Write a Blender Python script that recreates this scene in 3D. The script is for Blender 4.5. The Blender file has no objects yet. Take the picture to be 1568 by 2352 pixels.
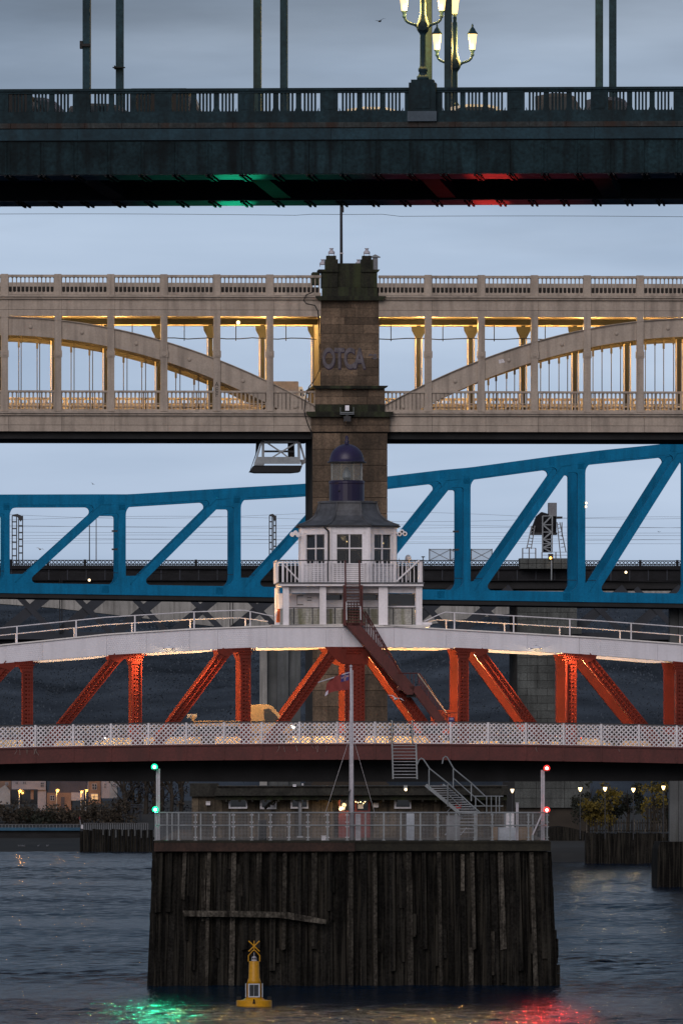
import bpy, math, random
from mathutils import Vector, Matrix
R = math.radians
random.seed(7)
scene = bpy.context.scene
COL = scene.collection

# ------------------------------------------------------------------ camera
H, YH, CX, FV = 11.4, 1700.0, 784.0, 23050.0          # eye height, horizon line, centre, focal length (in 1568-wide picture units)
cam_d = bpy.data.cameras.new('camera'); cam = bpy.data.objects.new('camera', cam_d); COL.objects.link(cam)
cam.location = (0, 0, H); cam.rotation_euler = (R(90), 0, 0)
cam_d.sensor_fit = 'HORIZONTAL'; cam_d.sensor_width = 36.0
cam_d.lens = 36.0 * FV / 1568.0
cam_d.shift_y = (YH - 1176.0) / 1568.0
cam_d.clip_start = 1.0; cam_d.clip_end = 9000.0
scene.camera = cam

# ------------------------------------------------------------------ sky, soft dawn light from behind the camera
SUN_EL, SUN_AZ = 26.0, 14.0
w = bpy.data.worlds.new('World'); scene.world = w; w.use_nodes = True
nt = w.node_tree; nt.nodes.clear()
out = nt.nodes.new('ShaderNodeOutputWorld'); bg = nt.nodes.new('ShaderNodeBackground')
sky = nt.nodes.new('ShaderNodeTexSky'); sky.sky_type = 'NISHITA'; sky.sun_disc = False
sky.sun_elevation = R(SUN_EL); sky.sun_rotation = R(180 - SUN_AZ); sky.altitude = 20; sky.dust_density = 2.0
tc = nt.nodes.new('ShaderNodeTexCoord'); mp = nt.nodes.new('ShaderNodeMapping')
mp.inputs['Scale'].default_value = (9, 9, 60)
nz = nt.nodes.new('ShaderNodeTexNoise'); nz.inputs['Scale'].default_value = 1.0; nz.inputs['Detail'].default_value = 5; nz.inputs['Roughness'].default_value = .5
rp = nt.nodes.new('ShaderNodeValToRGB')
rp.color_ramp.elements[0].position = .36; rp.color_ramp.elements[0].color = (4.2, 5.55, 7.8, 1)
rp.color_ramp.elements[1].position = .66; rp.color_ramp.elements[1].color = (6.6, 8.05, 10.4, 1)
mx = nt.nodes.new('ShaderNodeMix'); mx.data_type = 'RGBA'; mx.inputs['Factor'].default_value = .86
L = nt.links.new
L(tc.outputs['Generated'], mp.inputs['Vector']); L(mp.outputs['Vector'], nz.inputs['Vector']); L(nz.outputs['Fac'], rp.inputs['Fac'])
L(sky.outputs['Color'], mx.inputs['A']); L(rp.outputs['Color'], mx.inputs['B'])
# a darker cloud deck begins a few degrees above the horizon and covers the rest of the sky
sx = nt.nodes.new('ShaderNodeSeparateXYZ'); L(tc.outputs['Generated'], sx.inputs['Vector'])
m2 = nt.nodes.new('ShaderNodeMapping'); m2.inputs['Scale'].default_value = (22, 22, 120); L(tc.outputs['Generated'], m2.inputs['Vector'])
n2 = nt.nodes.new('ShaderNodeTexNoise'); n2.inputs['Scale'].default_value = 1.0; n2.inputs['Detail'].default_value = 6; L(m2.outputs['Vector'], n2.inputs['Vector'])
ma = nt.nodes.new('ShaderNodeMath'); ma.operation = 'MULTIPLY_ADD'; ma.inputs[1].default_value = .030; L(n2.outputs['Fac'], ma.inputs[0]); L(sx.outputs['Z'], ma.inputs[2])
mr = nt.nodes.new('ShaderNodeMapRange'); mr.inputs['From Min'].default_value = .066; mr.inputs['From Max'].default_value = .096; mr.inputs['To Min'].default_value = 1.0; mr.inputs['To Max'].default_value = .36; L(ma.outputs[0], mr.inputs['Value'])
vs_ = nt.nodes.new('ShaderNodeVectorMath'); vs_.operation = 'SCALE'; L(mx.outputs['Result'], vs_.inputs[0]); L(mr.outputs['Result'], vs_.inputs['Scale'])
L(vs_.outputs['Vector'], bg.inputs['Color']); bg.inputs['Strength'].default_value = .084
L(bg.outputs['Background'], out.inputs['Surface'])
sd = bpy.data.lights.new('sun', 'SUN'); sun = bpy.data.objects.new('sun', sd); COL.objects.link(sun)
sd.energy = 1.5; sd.angle = R(40); sd.color = (1.0, .90, .88)
sun.rotation_euler = (R(90 - SUN_EL), 0, R(-SUN_AZ))
scene.view_settings.view_transform = 'Standard'; scene.view_settings.look = 'None'
scene.view_settings.exposure = 0; scene.view_settings.gamma = 1; scene.view_settings.use_curve_mapping = False
scene.cycles.max_bounces = 5; scene.cycles.diffuse_bounces = 2; scene.cycles.glossy_bounces = 3
scene.cycles.transmission_bounces = 4; scene.cycles.transparent_max_bounces = 8
scene.cycles.caustics_reflective = False; scene.cycles.caustics_refractive = False
scene.cycles.sample_clamp_indirect = 4.0

# ------------------------------------------------------------------ materials
def lin(c):
    return tuple((x/12.92 if x <= .04045 else ((x+.055)/1.055)**2.4) for x in (c[0]/255, c[1]/255, c[2]/255))

def M(name, col, rough=.65, metal=0.0, var=.25, scale=.7, streak=0.0, streak_col=None, fine=.12, bump=0.0, spec=.4, per_obj=0.0, bscale=6.0, smap=(2.6, 2.6, .22)):
    m = bpy.data.materials.new(name); m.use_nodes = True
    t = m.node_tree; n = t.nodes; b = n['Principled BSDF']; l = t.links.new
    b.inputs['Roughness'].default_value = rough; b.inputs['Metallic'].default_value = metal
    b.inputs['Specular IOR Level'].default_value = spec
    tc = n.new('ShaderNodeTexCoord')
    def noise(sc, det, vec=None, mapping=None):
        x = n.new('ShaderNodeTexNoise'); x.inputs['Scale'].default_value = sc; x.inputs['Detail'].default_value = det
        src = tc.outputs['Object']
        if mapping:
            k = n.new('ShaderNodeMapping'); k.inputs['Scale'].default_value = mapping; l(src, k.inputs['Vector']); src = k.outputs['Vector']
        l(src, x.inputs['Vector']); return x.outputs['Fac']
    def rng(fac, a, b2, lo=.3, hi=.7):
        x = n.new('ShaderNodeMapRange'); x.inputs['From Min'].default_value = lo; x.inputs['From Max'].default_value = hi
        x.inputs['To Min'].default_value = a; x.inputs['To Max'].default_value = b2; l(fac, x.inputs['Value']); return x.outputs['Result']
    def mul(a, b2):
        x = n.new('ShaderNodeMath'); x.operation = 'MULTIPLY'; l(a, x.inputs[0]); l(b2, x.inputs[1]); return x.outputs[0]
    f = mul(rng(noise(scale, 5), 1-var, 1+var), rng(noise(9.0, 3), 1-fine, 1+fine))
    if per_obj:
        oi = n.new('ShaderNodeObjectInfo'); f = mul(f, rng(oi.outputs['Random'], 1-per_obj, 1+per_obj, 0, 1))
    vm = n.new('ShaderNodeVectorMath'); vm.operation = 'SCALE'; vm.inputs[0].default_value = col; l(f, vm.inputs['Scale'])
    colr = vm.outputs['Vector']
    if streak:
        s = rng(noise(1.0, 4, mapping=smap), 0, streak, .46, .70)
        k = n.new('ShaderNodeMix'); k.data_type = 'RGBA'; l(s, k.inputs['Factor']); l(colr, k.inputs['A'])
        k.inputs['B'].default_value = tuple(streak_col or (c*.3 for c in col)) + (1,)
        colr = k.outputs['Result']
    l(colr, b.inputs['Base Color'])
    if bump:
        bp = n.new('ShaderNodeBump'); bp.inputs['Strength'].default_value = bump; bp.inputs['Distance'].default_value = .05
        l(noise(bscale, 4), bp.inputs['Height']); l(bp.outputs['Normal'], b.inputs['Normal'])
    return m

def E(name, col, s):
    m = bpy.data.materials.new(name); m.use_nodes = True
    b = m.node_tree.nodes['Principled BSDF']
    b.inputs['Base Color'].default_value = (.02, .02, .02, 1)
    b.inputs['Emission Color'].default_value = (*col, 1); b.inputs['Emission Strength'].default_value = s
    return m

def G(name, col, rough=.08, alpha=None):
    m = bpy.data.materials.new(name); m.use_nodes = True
    b = m.node_tree.nodes['Principled BSDF']
    b.inputs['Base Color'].default_value = (*col, 1); b.inputs['Roughness'].default_value = rough
    if alpha is not None: b.inputs['Alpha'].default_value = alpha
    return m

m_cream = M('cream iron paint', (.365, .302, .248), .6, var=.14, streak=.45, streak_col=(.10, .08, .065), fine=.1)
m_cream2 = M('cream iron paint in the arcade', (.42, .345, .26), .6, var=.2, streak=.4, streak_col=(.12, .09, .06))
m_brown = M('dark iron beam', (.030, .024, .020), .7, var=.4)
m_stone = M('sooty sandstone', (.115, .080, .054), .9, var=.45, scale=.5, streak=.5, streak_col=(.024, .019, .014), fine=.3, bump=.5, per_obj=.42)
m_moss = M('blackened mossy stone', (.018, .018, .012), .95, var=.5, scale=.9, streak=.4, streak_col=(.06, .08, .03), fine=.35, bump=.5, per_obj=.2)
m_mortar = M('dark stone joint', (.035, .028, .022), .95)
m_tyne = M('dark green bridge paint', (.012, .034, .047), .7, spec=.2, var=.3, streak=.4, streak_col=(.006, .009, .010), fine=.25)
m_tyne2 = M('dark green girder plate', (.0090, .0225, .028), .8, spec=.15, var=.65, scale=.55, streak=.85, streak_col=(.003, .005, .006), fine=.4)
m_tynest = M('green grey parapet paint', (.011, .026, .033), .8, spec=.2, var=.4, scale=1.2, streak=.55, streak_col=(.007, .010, .011), fine=.3)
m_tyneledge = M('rust stained ledge', (.026, .030, .030), .85, var=.45, scale=2.0, streak=.8, streak_col=(.030, .013, .007), fine=.4)
m_tyneblk = M('pale plinth block', (.055, .075, .095), .8, var=.2)
m_soffit = M('grimy soffit steel', (.40, .37, .35), .75, var=.45, scale=1.2, streak=.3)
m_black = M('black steelwork', (.012, .012, .013), .8, var=.4)
m_asphalt = M('asphalt', (.04, .04, .042), .9, bump=.3)
m_blue = M('blue bridge paint', (.003, .148, .305), .75, spec=.12, var=.14, streak=.35, streak_col=(.004, .060, .12), fine=.12)
m_ke = M('dark grey lattice steel', (.018, .022, .031), .65, var=.3)
m_ked = M('sooty bridge deck steel', (.009, .009, .011), .9, var=.5, scale=.9, fine=.4)
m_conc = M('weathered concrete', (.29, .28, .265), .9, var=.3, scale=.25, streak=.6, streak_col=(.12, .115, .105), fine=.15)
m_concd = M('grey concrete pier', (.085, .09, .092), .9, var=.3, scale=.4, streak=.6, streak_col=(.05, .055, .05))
m_kestone = M('grey pier masonry', (.075, .080, .076), .9, var=.35, scale=.4, streak=.5, fine=.3, bump=.4, per_obj=.2)
m_white = M('white bridge paint', (.67, .65, .70), .5, var=.06, streak=.22, streak_col=(.36, .34, .36), fine=.04)
m_whitef = M('white flange paint', (.72, .68, .66), .5, var=.1, fine=.06)
m_red = M('red oxide bridge paint', (.135, .0155, .0075), .6, spec=.2, var=.25, streak=.4, streak_col=(.09, .012, .006), fine=.12)
m_redd = M('dull red edge girder paint', (.085, .016, .0135), .6, var=.25, streak=.5, streak_col=(.055, .012, .010), fine=.2)
m_latt = M('white lattice paint', (.66, .63, .66), .6, var=.15, streak=.35, streak_col=(.30, .25, .22))
m_wood = M('white painted boarding', (.78, .74, .77), .6, var=.1, streak=.3, streak_col=(.45, .40, .34), fine=.06)
m_moldy = M('mossy white boarding', (.38, .37, .34), .7, var=.2, scale=1.3, streak=1.0, streak_col=(.10, .105, .03), fine=.25)
m_lead = M('lead roofing', (.075, .078, .088), .55, var=.35, scale=1.6, streak=.5, streak_col=(.035, .037, .042), fine=.15)
m_purple = M('purple cupola paint', (.020, .014, .050), .4, var=.25, streak=.4, streak_col=(.010, .007, .018), fine=.1)
m_dkmetal = M('dark painted metal', (.02, .02, .023), .5)
m_galv = M('galvanised steel', (.22, .24, .255), .55, .2, var=.25)
m_galvd = M('dull galvanised rail', (.24, .25, .27), .6, .1, var=.3)
m_timber = M('wet black timber', (.0095, .0088, .0078), .95, spec=.12, var=.5, scale=.9, streak=.9, streak_col=(.040, .036, .029), fine=.6, bump=.9, per_obj=.55, smap=(8, 8, .30))
m_timberp = M('pale worn timber', (.046, .041, .034), .95, spec=.12, var=.5, scale=1.3, streak=.9, streak_col=(.007, .006, .005), fine=.6, bump=.9, per_obj=.6, smap=(7, 7, .35))
m_cap = M('rusty brown edge beam', (.034, .017, .012), .8, var=.4, scale=1.2, streak=.5, fine=.35)
m_cap2 = M('mossy brown edge beam', (.018, .016, .010), .85, var=.4, scale=1.2, streak=.5, fine=.35)
m_shed = M('old brown shed wall', (.085, .066, .046), .9, var=.5, scale=.9, streak=.8, streak_col=(.02, .018, .013), fine=.3, bump=.3, per_obj=.3)
m_shedroof = M('mossy felt roof', (.024, .023, .019), .9, var=.5, scale=1.5, fine=.4)
m_door = M('red shed door paint', (.13, .018, .015), .5, var=.2)
m_upvc = M('white window plastic', (.85, .83, .88), .5, var=.06)
m_glass = G('dark window glass', (.015, .017, .02), .06)
m_lglass = G('clear lantern glass', (.40, .45, .44), .05, .16)
m_yellow = M('yellow buoy plastic', (.60, .29, .004), .45, var=.14, streak=.3, streak_col=(.36, .15, .004))
m_lorry = M('dusty lorry paint', (.17, .135, .095), .5, var=.25)
m_rubber = M('black rubber', (.012, .012, .012), .8)
m_greyfr = M('grey aluminium frame', (.42, .46, .52), .45, .2)
m_pane = G('cabin window glass', (.02,.022,.026), .05, .55)
m_panel = G('solar cell', (.012, .016, .022), .15)
m_pole = M('white pole paint', (.44, .42, .46), .5, var=.12)
m_flagr = M('faded red flag cloth', (.22, .040, .036), .85, var=.2)
m_flagb = M('flag blue cloth', (.05, .04, .16), .85)
m_flagw = M('flag white cloth', (.55, .50, .58), .85)
m_graf = M('pale purple spray paint', (.11, .096, .108), .8, var=.35, scale=2.5)
m_graf2 = M('dark purple spray paint', (.034, .022, .038), .8, var=.3)
m_grey = M('mid grey paint', (.18, .185, .20), .6)
m_card = M('cardboard', (.22, .15, .09), .9)
m_orange = M('orange plastic', (.75, .16, .02), .5)
m_leafd = M('dark evergreen leaves', (.022, .026, .016), .8, per_obj=.3)
m_leafb = M('brown winter twigs', (.050, .038, .026), .9, per_obj=.3)
m_leafy = M('yellow autumn leaves', (.12, .085, .008), .8, per_obj=.2)
m_bark = M('dark bark', (.03, .024, .018), .9)
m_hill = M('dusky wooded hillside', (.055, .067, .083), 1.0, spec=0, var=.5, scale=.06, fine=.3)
m_bank = M('mud and grass bank', (.020, .018, .015), .95, var=.4, scale=.3)
m_render = M('white rendered wall', (.23, .21, .23), .85, var=.15)
m_brickw = M('brown brickwork', (.16, .10, .075), .9, var=.25)
m_slate = M('dark slate roof', (.04, .036, .050), .7)
m_pontoon = M('blue pontoon paint', (.02, .09, .16), .6)

e_lamp = E('warm lantern glow', (1.0, .62, .20), 3.0)
e_sod = E('sodium lamp glow', (1.0, .42, .06), 9)
e_warm = E('warm lamp glow', (1.0, .70, .30), 6)
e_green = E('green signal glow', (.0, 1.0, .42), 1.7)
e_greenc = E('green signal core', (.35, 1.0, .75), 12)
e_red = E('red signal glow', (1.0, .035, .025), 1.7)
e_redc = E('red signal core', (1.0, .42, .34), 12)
e_tail = E('red tail lamp glow', (1.0, .06, .02), 6)
e_head = E('headlamp glow', (1.0, .92, .72), 8)
e_win = E('lit window glow', (1.0, .55, .22), .8)
e_spot = E('small lamp glow', (1.0, .75, .45), 3)

# ------------------------------------------------------------------ frames and mesh helpers
class Frame:
    """A straight structure at distance d from the camera, turned by th degrees; picture measurements become local metres."""
    def __init__(s, d, th=0.0):
        s.d, s.th = d, R(th); s.c, s.s = math.cos(s.th), math.sin(s.th)
    def u(s, px, v=0.0):
        k = (px - CX) / FV
        return (k*(s.d + v*s.c) + v*s.s) / (s.c - k*s.s)
    def z(s, py, v=0.0):
        return H + (YH - py) * (s.d + v*s.c) / FV
    def m(s, n, v=0.0):
        return n * (s.d + v) / FV
    def world(s, u, v, z):
        return Vector((u*s.c - v*s.s, s.d + u*s.s + v*s.c, z))

TY, HL, SW = Frame(375, -3.5), Frame(600, 3.0), Frame(525, 2.2)
QE, KE, JT = Frame(775, 3.7), Frame(1000, 3.0), Frame(466, 0)
ORG = {}

def tag(o, label=None, cat=None, group=None, kind=None):
    if label: o['label'] = label
    if cat: o['category'] = cat
    if group: o['group'] = group
    if kind: o['kind'] = kind
    return o

def thing(name, label, cat, fr, px=None, py=None, v=0.0, group=None, uvz=None, rot=0.0):
    o = bpy.data.objects.new(name, None); COL.objects.link(o)
    if uvz is None: uvz = (fr.u(px, v), v, fr.z(py, v))
    o.location = fr.world(*uvz); o.rotation_euler = (0, 0, fr.th + rot)
    o.empty_display_size = .3
    ORG[o.name] = uvz
    return tag(o, label, cat, group)

def copy_tree(o, parent=None):
    c = o.copy(); COL.objects.link(c); c.parent = parent
    if o.name in ORG: ORG[c.name] = ORG[o.name]
    for ch in list(o.children): copy_tree(ch, c)
    return c

def link_mesh(name, me, mat, parent=None, label=None, kind=None, loc=None):
    o = bpy.data.objects.new(name, me); COL.objects.link(o)
    if mat and not me.materials: me.materials.append(mat)
    o.parent = parent
    if loc: o.location = loc
    return tag(o, label, None, None, kind)

class MB:
    def __init__(s): s.v, s.f, s.ch = [], [], []
    def add(s, vs, fs):
        b = len(s.v); s.ch.append((b, len(s.f))); s.v += [tuple(x) for x in vs]; s.f += [tuple(i+b for i in f) for f in fs]; return s
    def box(s, x0, x1, y0, y1, z0, z1):
        return s.add([(x0,y0,z0),(x1,y0,z0),(x1,y1,z0),(x0,y1,z0),(x0,y0,z1),(x1,y0,z1),(x1,y1,z1),(x0,y1,z1)],
                     [(0,3,2,1),(4,5,6,7),(0,1,5,4),(1,2,6,5),(2,3,7,6),(3,0,4,7)])
    def prism(s, poly, y0, y1):
        n = len(poly)
        a = sum(poly[i][0]*poly[(i+1)%n][1]-poly[(i+1)%n][0]*poly[i][1] for i in range(n))
        if a < 0: poly = poly[::-1]
        return s.add([(x,y0,z) for x,z in poly] + [(x,y1,z) for x,z in poly],
                     [tuple(range(n)), tuple(range(2*n-1, n-1, -1))] + [(i+n, (i+1)%n+n, (i+1)%n, i) for i in range(n)])
    def bar(s, p, q, w_, y0, y1):
        """flat member in the x-z plane from p to q, w_ wide, between depths y0 and y1"""
        dx, dz = q[0]-p[0], q[1]-p[1]; k = math.hypot(dx, dz) or 1; nx, nz = -dz/k*w_/2, dx/k*w_/2
        return s.prism([(p[0]+nx,p[1]+nz),(p[0]-nx,p[1]-nz),(q[0]-nx,q[1]-nz),(q[0]+nx,q[1]+nz)], y0, y1)
    def strip(s, top, bot, y0, y1):
        """band between two polylines with the same x stations"""
        n = len(top)
        vs = []
        for (x, zt), (_, zb) in zip(top, bot): vs += [(x,y0,zb),(x,y0,zt),(x,y1,zt),(x,y1,zb)]
        fs = []
        for i in range(n-1):
            a, b = 4*i, 4*i+4
            fs += [(a, b, b+1, a+1), (a+1, b+1, b+2, a+2), (a+2, b+2, b+3, a+3), (a+3, b+3, b, a)]
        fs += [(0,1,2,3), (4*n-4, 4*n-1, 4*n-2, 4*n-3)]
        return s.add(vs, fs)
    def tube(s, pts, r, n=6):
        pts = [Vector(p) for p in pts]; rr = r if isinstance(r, (list, tuple)) else [r]*len(pts)
        vs, fs = [], []
        for i, p in enumerate(pts):
            d = (pts[min(i+1, len(pts)-1)] - pts[max(i-1, 0)]).normalized()
            a = d.cross(Vector((0,0,1)) if abs(d.z) < .9 else Vector((0,1,0))).normalized(); b = d.cross(a)
            for k in range(n):
                t = 2*math.pi*k/n; vs.append(p + (a*math.cos(t) + b*math.sin(t))*rr[i])
        for i in range(len(pts)-1):
            for k in range(n):
                fs.append((i*n+k, i*n+(k+1)%n, (i+1)*n+(k+1)%n, (i+1)*n+k))
        fs += [tuple(range(n-1, -1, -1)), tuple(range((len(pts)-1)*n, len(pts)*n))]
        return s.add(vs, fs)
    def lathe(s, prof, cx, cy, n=16, ph=0.0):
        vs, fs = [], []
        for r, z in prof:
            for k in range(n):
                t = 2*math.pi*(k+ph)/n; vs.append((cx+r*math.cos(t), cy+r*math.sin(t), z))
        for i in range(len(prof)-1):
            for k in range(n): fs.append((i*n+k, i*n+(k+1)%n, (i+1)*n+(k+1)%n, (i+1)*n+k))
        fs += [tuple(range(n-1, -1, -1)), tuple(range((len(prof)-1)*n, len(prof)*n))]
        return s.add(vs, fs)
    def ball(s, c, r, n=10):
        prof = [(max(r*math.sin(math.pi*i/6), 1e-3), c[2]-r*math.cos(math.pi*i/6)) for i in range(7)]
        return s.lathe(prof, c[0], c[1], n)
    def mesh(s, name, org=(0,0,0), smooth=False):
        me = bpy.data.meshes.new(name)
        me.from_pydata([(x-org[0], y-org[1], z-org[2]) for x, y, z in s.v], [], s.f); me.update()
        if smooth: me.polygons.foreach_set('use_smooth', [True]*len(me.polygons))
        return me
    def build_each(s, name, mat, parent=None, top=None, **k):
        """every shape that was added becomes a part of its own"""
        e = s.ch[1:] + [(len(s.v), len(s.f))]
        for (a, fa), (b, fb) in zip(s.ch, e):
            m_ = MB(); m_.v = s.v[a:b]; m_.f = [tuple(i-a for i in f_) for f_ in s.f[fa:fb]]; m_.build(name, mat, parent, top, **k)
    def build(s, name, mat, parent=None, top=None, label=None, kind=None, smooth=False):
        """parent: thing, part or None; top: the thing whose origin the local coordinates refer to"""
        org = ORG.get((top or parent).name, (0,0,0)) if (top or parent) else (0,0,0)
        return link_mesh(name, s.mesh(name, org, smooth), mat, parent, label, kind)

def lamp(name, energy, col, parent, top, uvz, kind='POINT', r=.1, size=None, blend=1.0, aim=None):
    d = bpy.data.lights.new(name, kind); d.energy = energy; d.color = col; d.shadow_soft_size = r
    if kind == 'SPOT': d.spot_size = R(size); d.spot_blend = blend
    o = bpy.data.objects.new(name, d); COL.objects.link(o); o.parent = parent
    g = ORG.get(top.name, (0,0,0)); o.location = [a-b for a, b in zip(uvz, g)]
    if aim is not None:
        o.rotation_euler = Vector([b-a for a, b in zip(uvz, aim)]).to_track_quat('-Z', 'Y').to_euler()
    return o

def text_mesh(name, txt, size, mat, parent, off=0.0, extrude=.003, align='LEFT', sp=1.0):
    cu = bpy.data.curves.new(name, 'FONT'); cu.body = txt; cu.size = size; cu.extrude = extrude; cu.offset = off; cu.space_character = sp; cu.align_x = align
    tmp = bpy.data.objects.new(name, cu); me = bpy.data.meshes.new_from_object(tmp)
    bpy.data.objects.remove(tmp); bpy.data.curves.remove(cu)
    me.materials.clear(); me.materials.append(mat)
    o = bpy.data.objects.new(name, me); COL.objects.link(o); o.parent = parent; o.rotation_euler = (R(90), 0, 0)
    return o

def interp(pts, x):
    for (a, ya), (b, yb) in zip(pts, pts[1:]):
        if x <= b or (b, yb) == pts[-1]: return ya + (yb-ya)*(x-a)/(b-a)

# ------------------------------------------------------------------ water and land
def water_mat():
    m = bpy.data.materials.new('river water'); m.use_nodes = True; t = m.node_tree; n = t.nodes; l = t.links.new; b = n['Principled BSDF']
    b.inputs['Base Color'].default_value = (.001, .009, .023, 1); b.inputs['Roughness'].default_value = .13
    b.inputs['IOR'].default_value = 1.33; b.inputs['Specular IOR Level'].default_value = .034
    tc = n.new('ShaderNodeTexCoord'); prev = None
    for sc, st, dist in (((1.6, .9, 1), 1.0, .10), ((5.0, 2.6, 1), 1.0, .035)):
        k = n.new('ShaderNodeMapping'); k.inputs['Scale'].default_value = sc; l(tc.outputs['Object'], k.inputs['Vector'])
        x = n.new('ShaderNodeTexNoise'); x.inputs['Scale'].default_value = 1; x.inputs['Detail'].default_value = 3; l(k.outputs['Vector'], x.inputs['Vector'])
        bp = n.new('ShaderNodeBump'); bp.inputs['Strength'].default_value = st; bp.inputs['Distance'].default_value = dist; l(x.outputs['Fac'], bp.inputs['Height'])
        if prev: l(prev, bp.inputs['Normal'])
        prev = bp.outputs['Normal']
    l(prev, b.inputs['Normal'])
    return m
m_water = water_mat()
mb = MB(); mb.add([(-2500,-300,-.3),(2500,-300,-.3),(2500,3000,-.3),(-2500,3000,-.3)], [(0,1,2,3)])
tag(mb.build('water', m_water), 'dark rippled river water between the bridges', kind='structure')
import numpy as np
def ripples():
    # choppy surface of the stretch of river between the near bank and the far shore
    rg = np.random.default_rng(5)
    ys = [400.0]
    while ys[-1] < 1035: ys.append(ys[-1] + .24*(ys[-1]/400)**1.3)
    ys = np.array(ys); xs = np.linspace(-46, 46, 400); gx, gy = np.meshgrid(xs, ys)
    z = np.zeros_like(gx); patch = .75+.35*np.sin(gy*.11+np.sin(gx*.05)*2)+.25*np.sin(gy*.037+gx*.02+1)
    for _ in range(46):
        lam = .8*(3.6/.8)**rg.random(); th = rg.normal(math.pi/2+.25, .75); k = 2*math.pi/lam
        z += lam*WAVE*np.sin(k*(gx*math.cos(th)+gy*math.sin(th))+rg.random()*6.28 + .6*np.sin(gx*.21*rg.random()+gy*.13*rg.random()))
    z = z*np.clip(patch, .25, 1.5) - .02
    ny, nx = z.shape
    co = np.stack([gx, gy, z], -1).reshape(-1, 3).astype(np.float32)
    i = (np.arange(ny-1)[:, None]*nx+np.arange(nx-1)[None, :]).reshape(-1)
    f = np.stack([i, i+1, i+nx+1, i+nx], -1).astype(np.int32)
    me = bpy.data.meshes.new('ripples'); me.vertices.add(len(co)); me.vertices.foreach_set('co', co.ravel())
    me.loops.add(f.size); me.loops.foreach_set('vertex_index', f.ravel())
    me.polygons.add(len(f)); me.polygons.foreach_set('loop_start', np.arange(0, f.size, 4, dtype=np.int32)); me.polygons.foreach_set('loop_total', np.full(len(f), 4, dtype=np.int32))
    me.update(calc_edges=True); me.polygons.foreach_set('use_smooth', np.ones(len(f), dtype=bool))
    tag(link_mesh('river', me, m_water), 'choppy dark blue river surface around the timber jetty', kind='structure')
WAVE = .0031
ripples()
# ------------------------------------------------------------------ dark green road bridge across the top
f = TY
ty = thing('road_bridge', 'dark green steel road bridge spanning the top, with barred parapet and tall hangers', 'bridge', f, uvz=(0,0,0))
U = lambda px, v=0: f.u(px, v)
Z = lambda py, v=0: f.z(py, v)
UL, UR = U(-214)-2.2, U(1790)
def tb(n, mat, x0, x1, y0, y1, zt, zb, **k): return MB().box(x0, x1, y0, y1, zb, zt).build(n, mat, ty, **k)
tb('handrail', m_tynest, UL, U(938.5), -.12, .34, Z(201), Z(207))
tb('handrail', m_tynest, U(1001.5), UR, -.12, .34, Z(201), Z(207))
MB().box(UL, U(938.5), -.06, .28, Z(212), Z(207)+.0).box(U(1001.5), UR, -.06, .28, Z(212), Z(207)).build('under_rail', m_tynest, ty)
tb('plinth', m_tynest, UL, UR, -.05, .45, Z(254), Z(280))
for i in range(24):                                              # ledge stones with joints
    a, b = -230+i*85, -230+(i+1)*85-.7
    tb('ledge_block', m_tyneledge, U(a), U(b), -.10-.01*(i % 3), .45, Z(280.3), Z(292))
tb('shadow_joint', m_black, UL, UR, -.02, .45, Z(292), Z(294.4))
for a, b in [(-220,178),(178.6,485),(485.6,760),(760.6,970),(970.6,1365),(1365.6,1790)]:
    tb('fascia_band', m_tyne, U(a), U(b), -.16, .4, Z(294.4), Z(320))
tb('shadow_joint', m_black, UL, UR, -.02, .4, Z(320), Z(323))
px = -214
while px < 1790:
    MB().prism([(U(px+.25), Z(323)), (U(px+76.75), Z(323)), (U(px+76.75), Z(398)), (U(px+.25), Z(398))], -.06, .05).build('web_plate', m_tyne2, ty)
    px += 77
mb = MB()
for k in range(-2, 25):
    x = U(-60+77*k); mb.box(x-.09, x-.03, -.085, -.06, Z(397), Z(324)).box(x+.05, x+.11, -.085, -.06, Z(397), Z(324))
mb.build_each('cover_strip', m_tyne2, ty)
W = 22.0
zs = Z(398)
for v0, v1 in ((0.05, 3.5), (18.2, W)):
    for k in range(-4, 25):
        tb('soffit_plate', m_soffit, U(-60+77*k)+.03, U(-60+77*(k+1))-.03, v0, v1, zs+.02, zs-.02)
    mb = MB()
    for k in range(-2, 25):
        x = U(-60+77*k); mb.box(x-.13, x-.06, v0, v1, zs-.09, zs-.02).box(x+.06, x+.13, v0, v1, zs-.09, zs-.02)
    mb.build_each('soffit_rib', m_black, ty)
tb('inner_web', m_black, UL, UR, 3.5, 3.56, Z(330), zs)
tb('inner_web', m_black, UL, UR, 18.14, 18.2, Z(330), zs)
tb('outer_web', m_tyne2, UL, UR, W, W+.06, Z(330), zs)
tb('road_deck', m_asphalt, UL, UR, .46, W-.46, Z(300), Z(312))
tb('deck_soffit', m_black, UL, UR, 3.6, 18.1, Z(352), Z(355))
tb('far_parapet', m_tynest, UL, UR, W-.3, W, Z(205), Z(284))
hang = [-194, 198, 590, 982, 1375, 1767]
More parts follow.
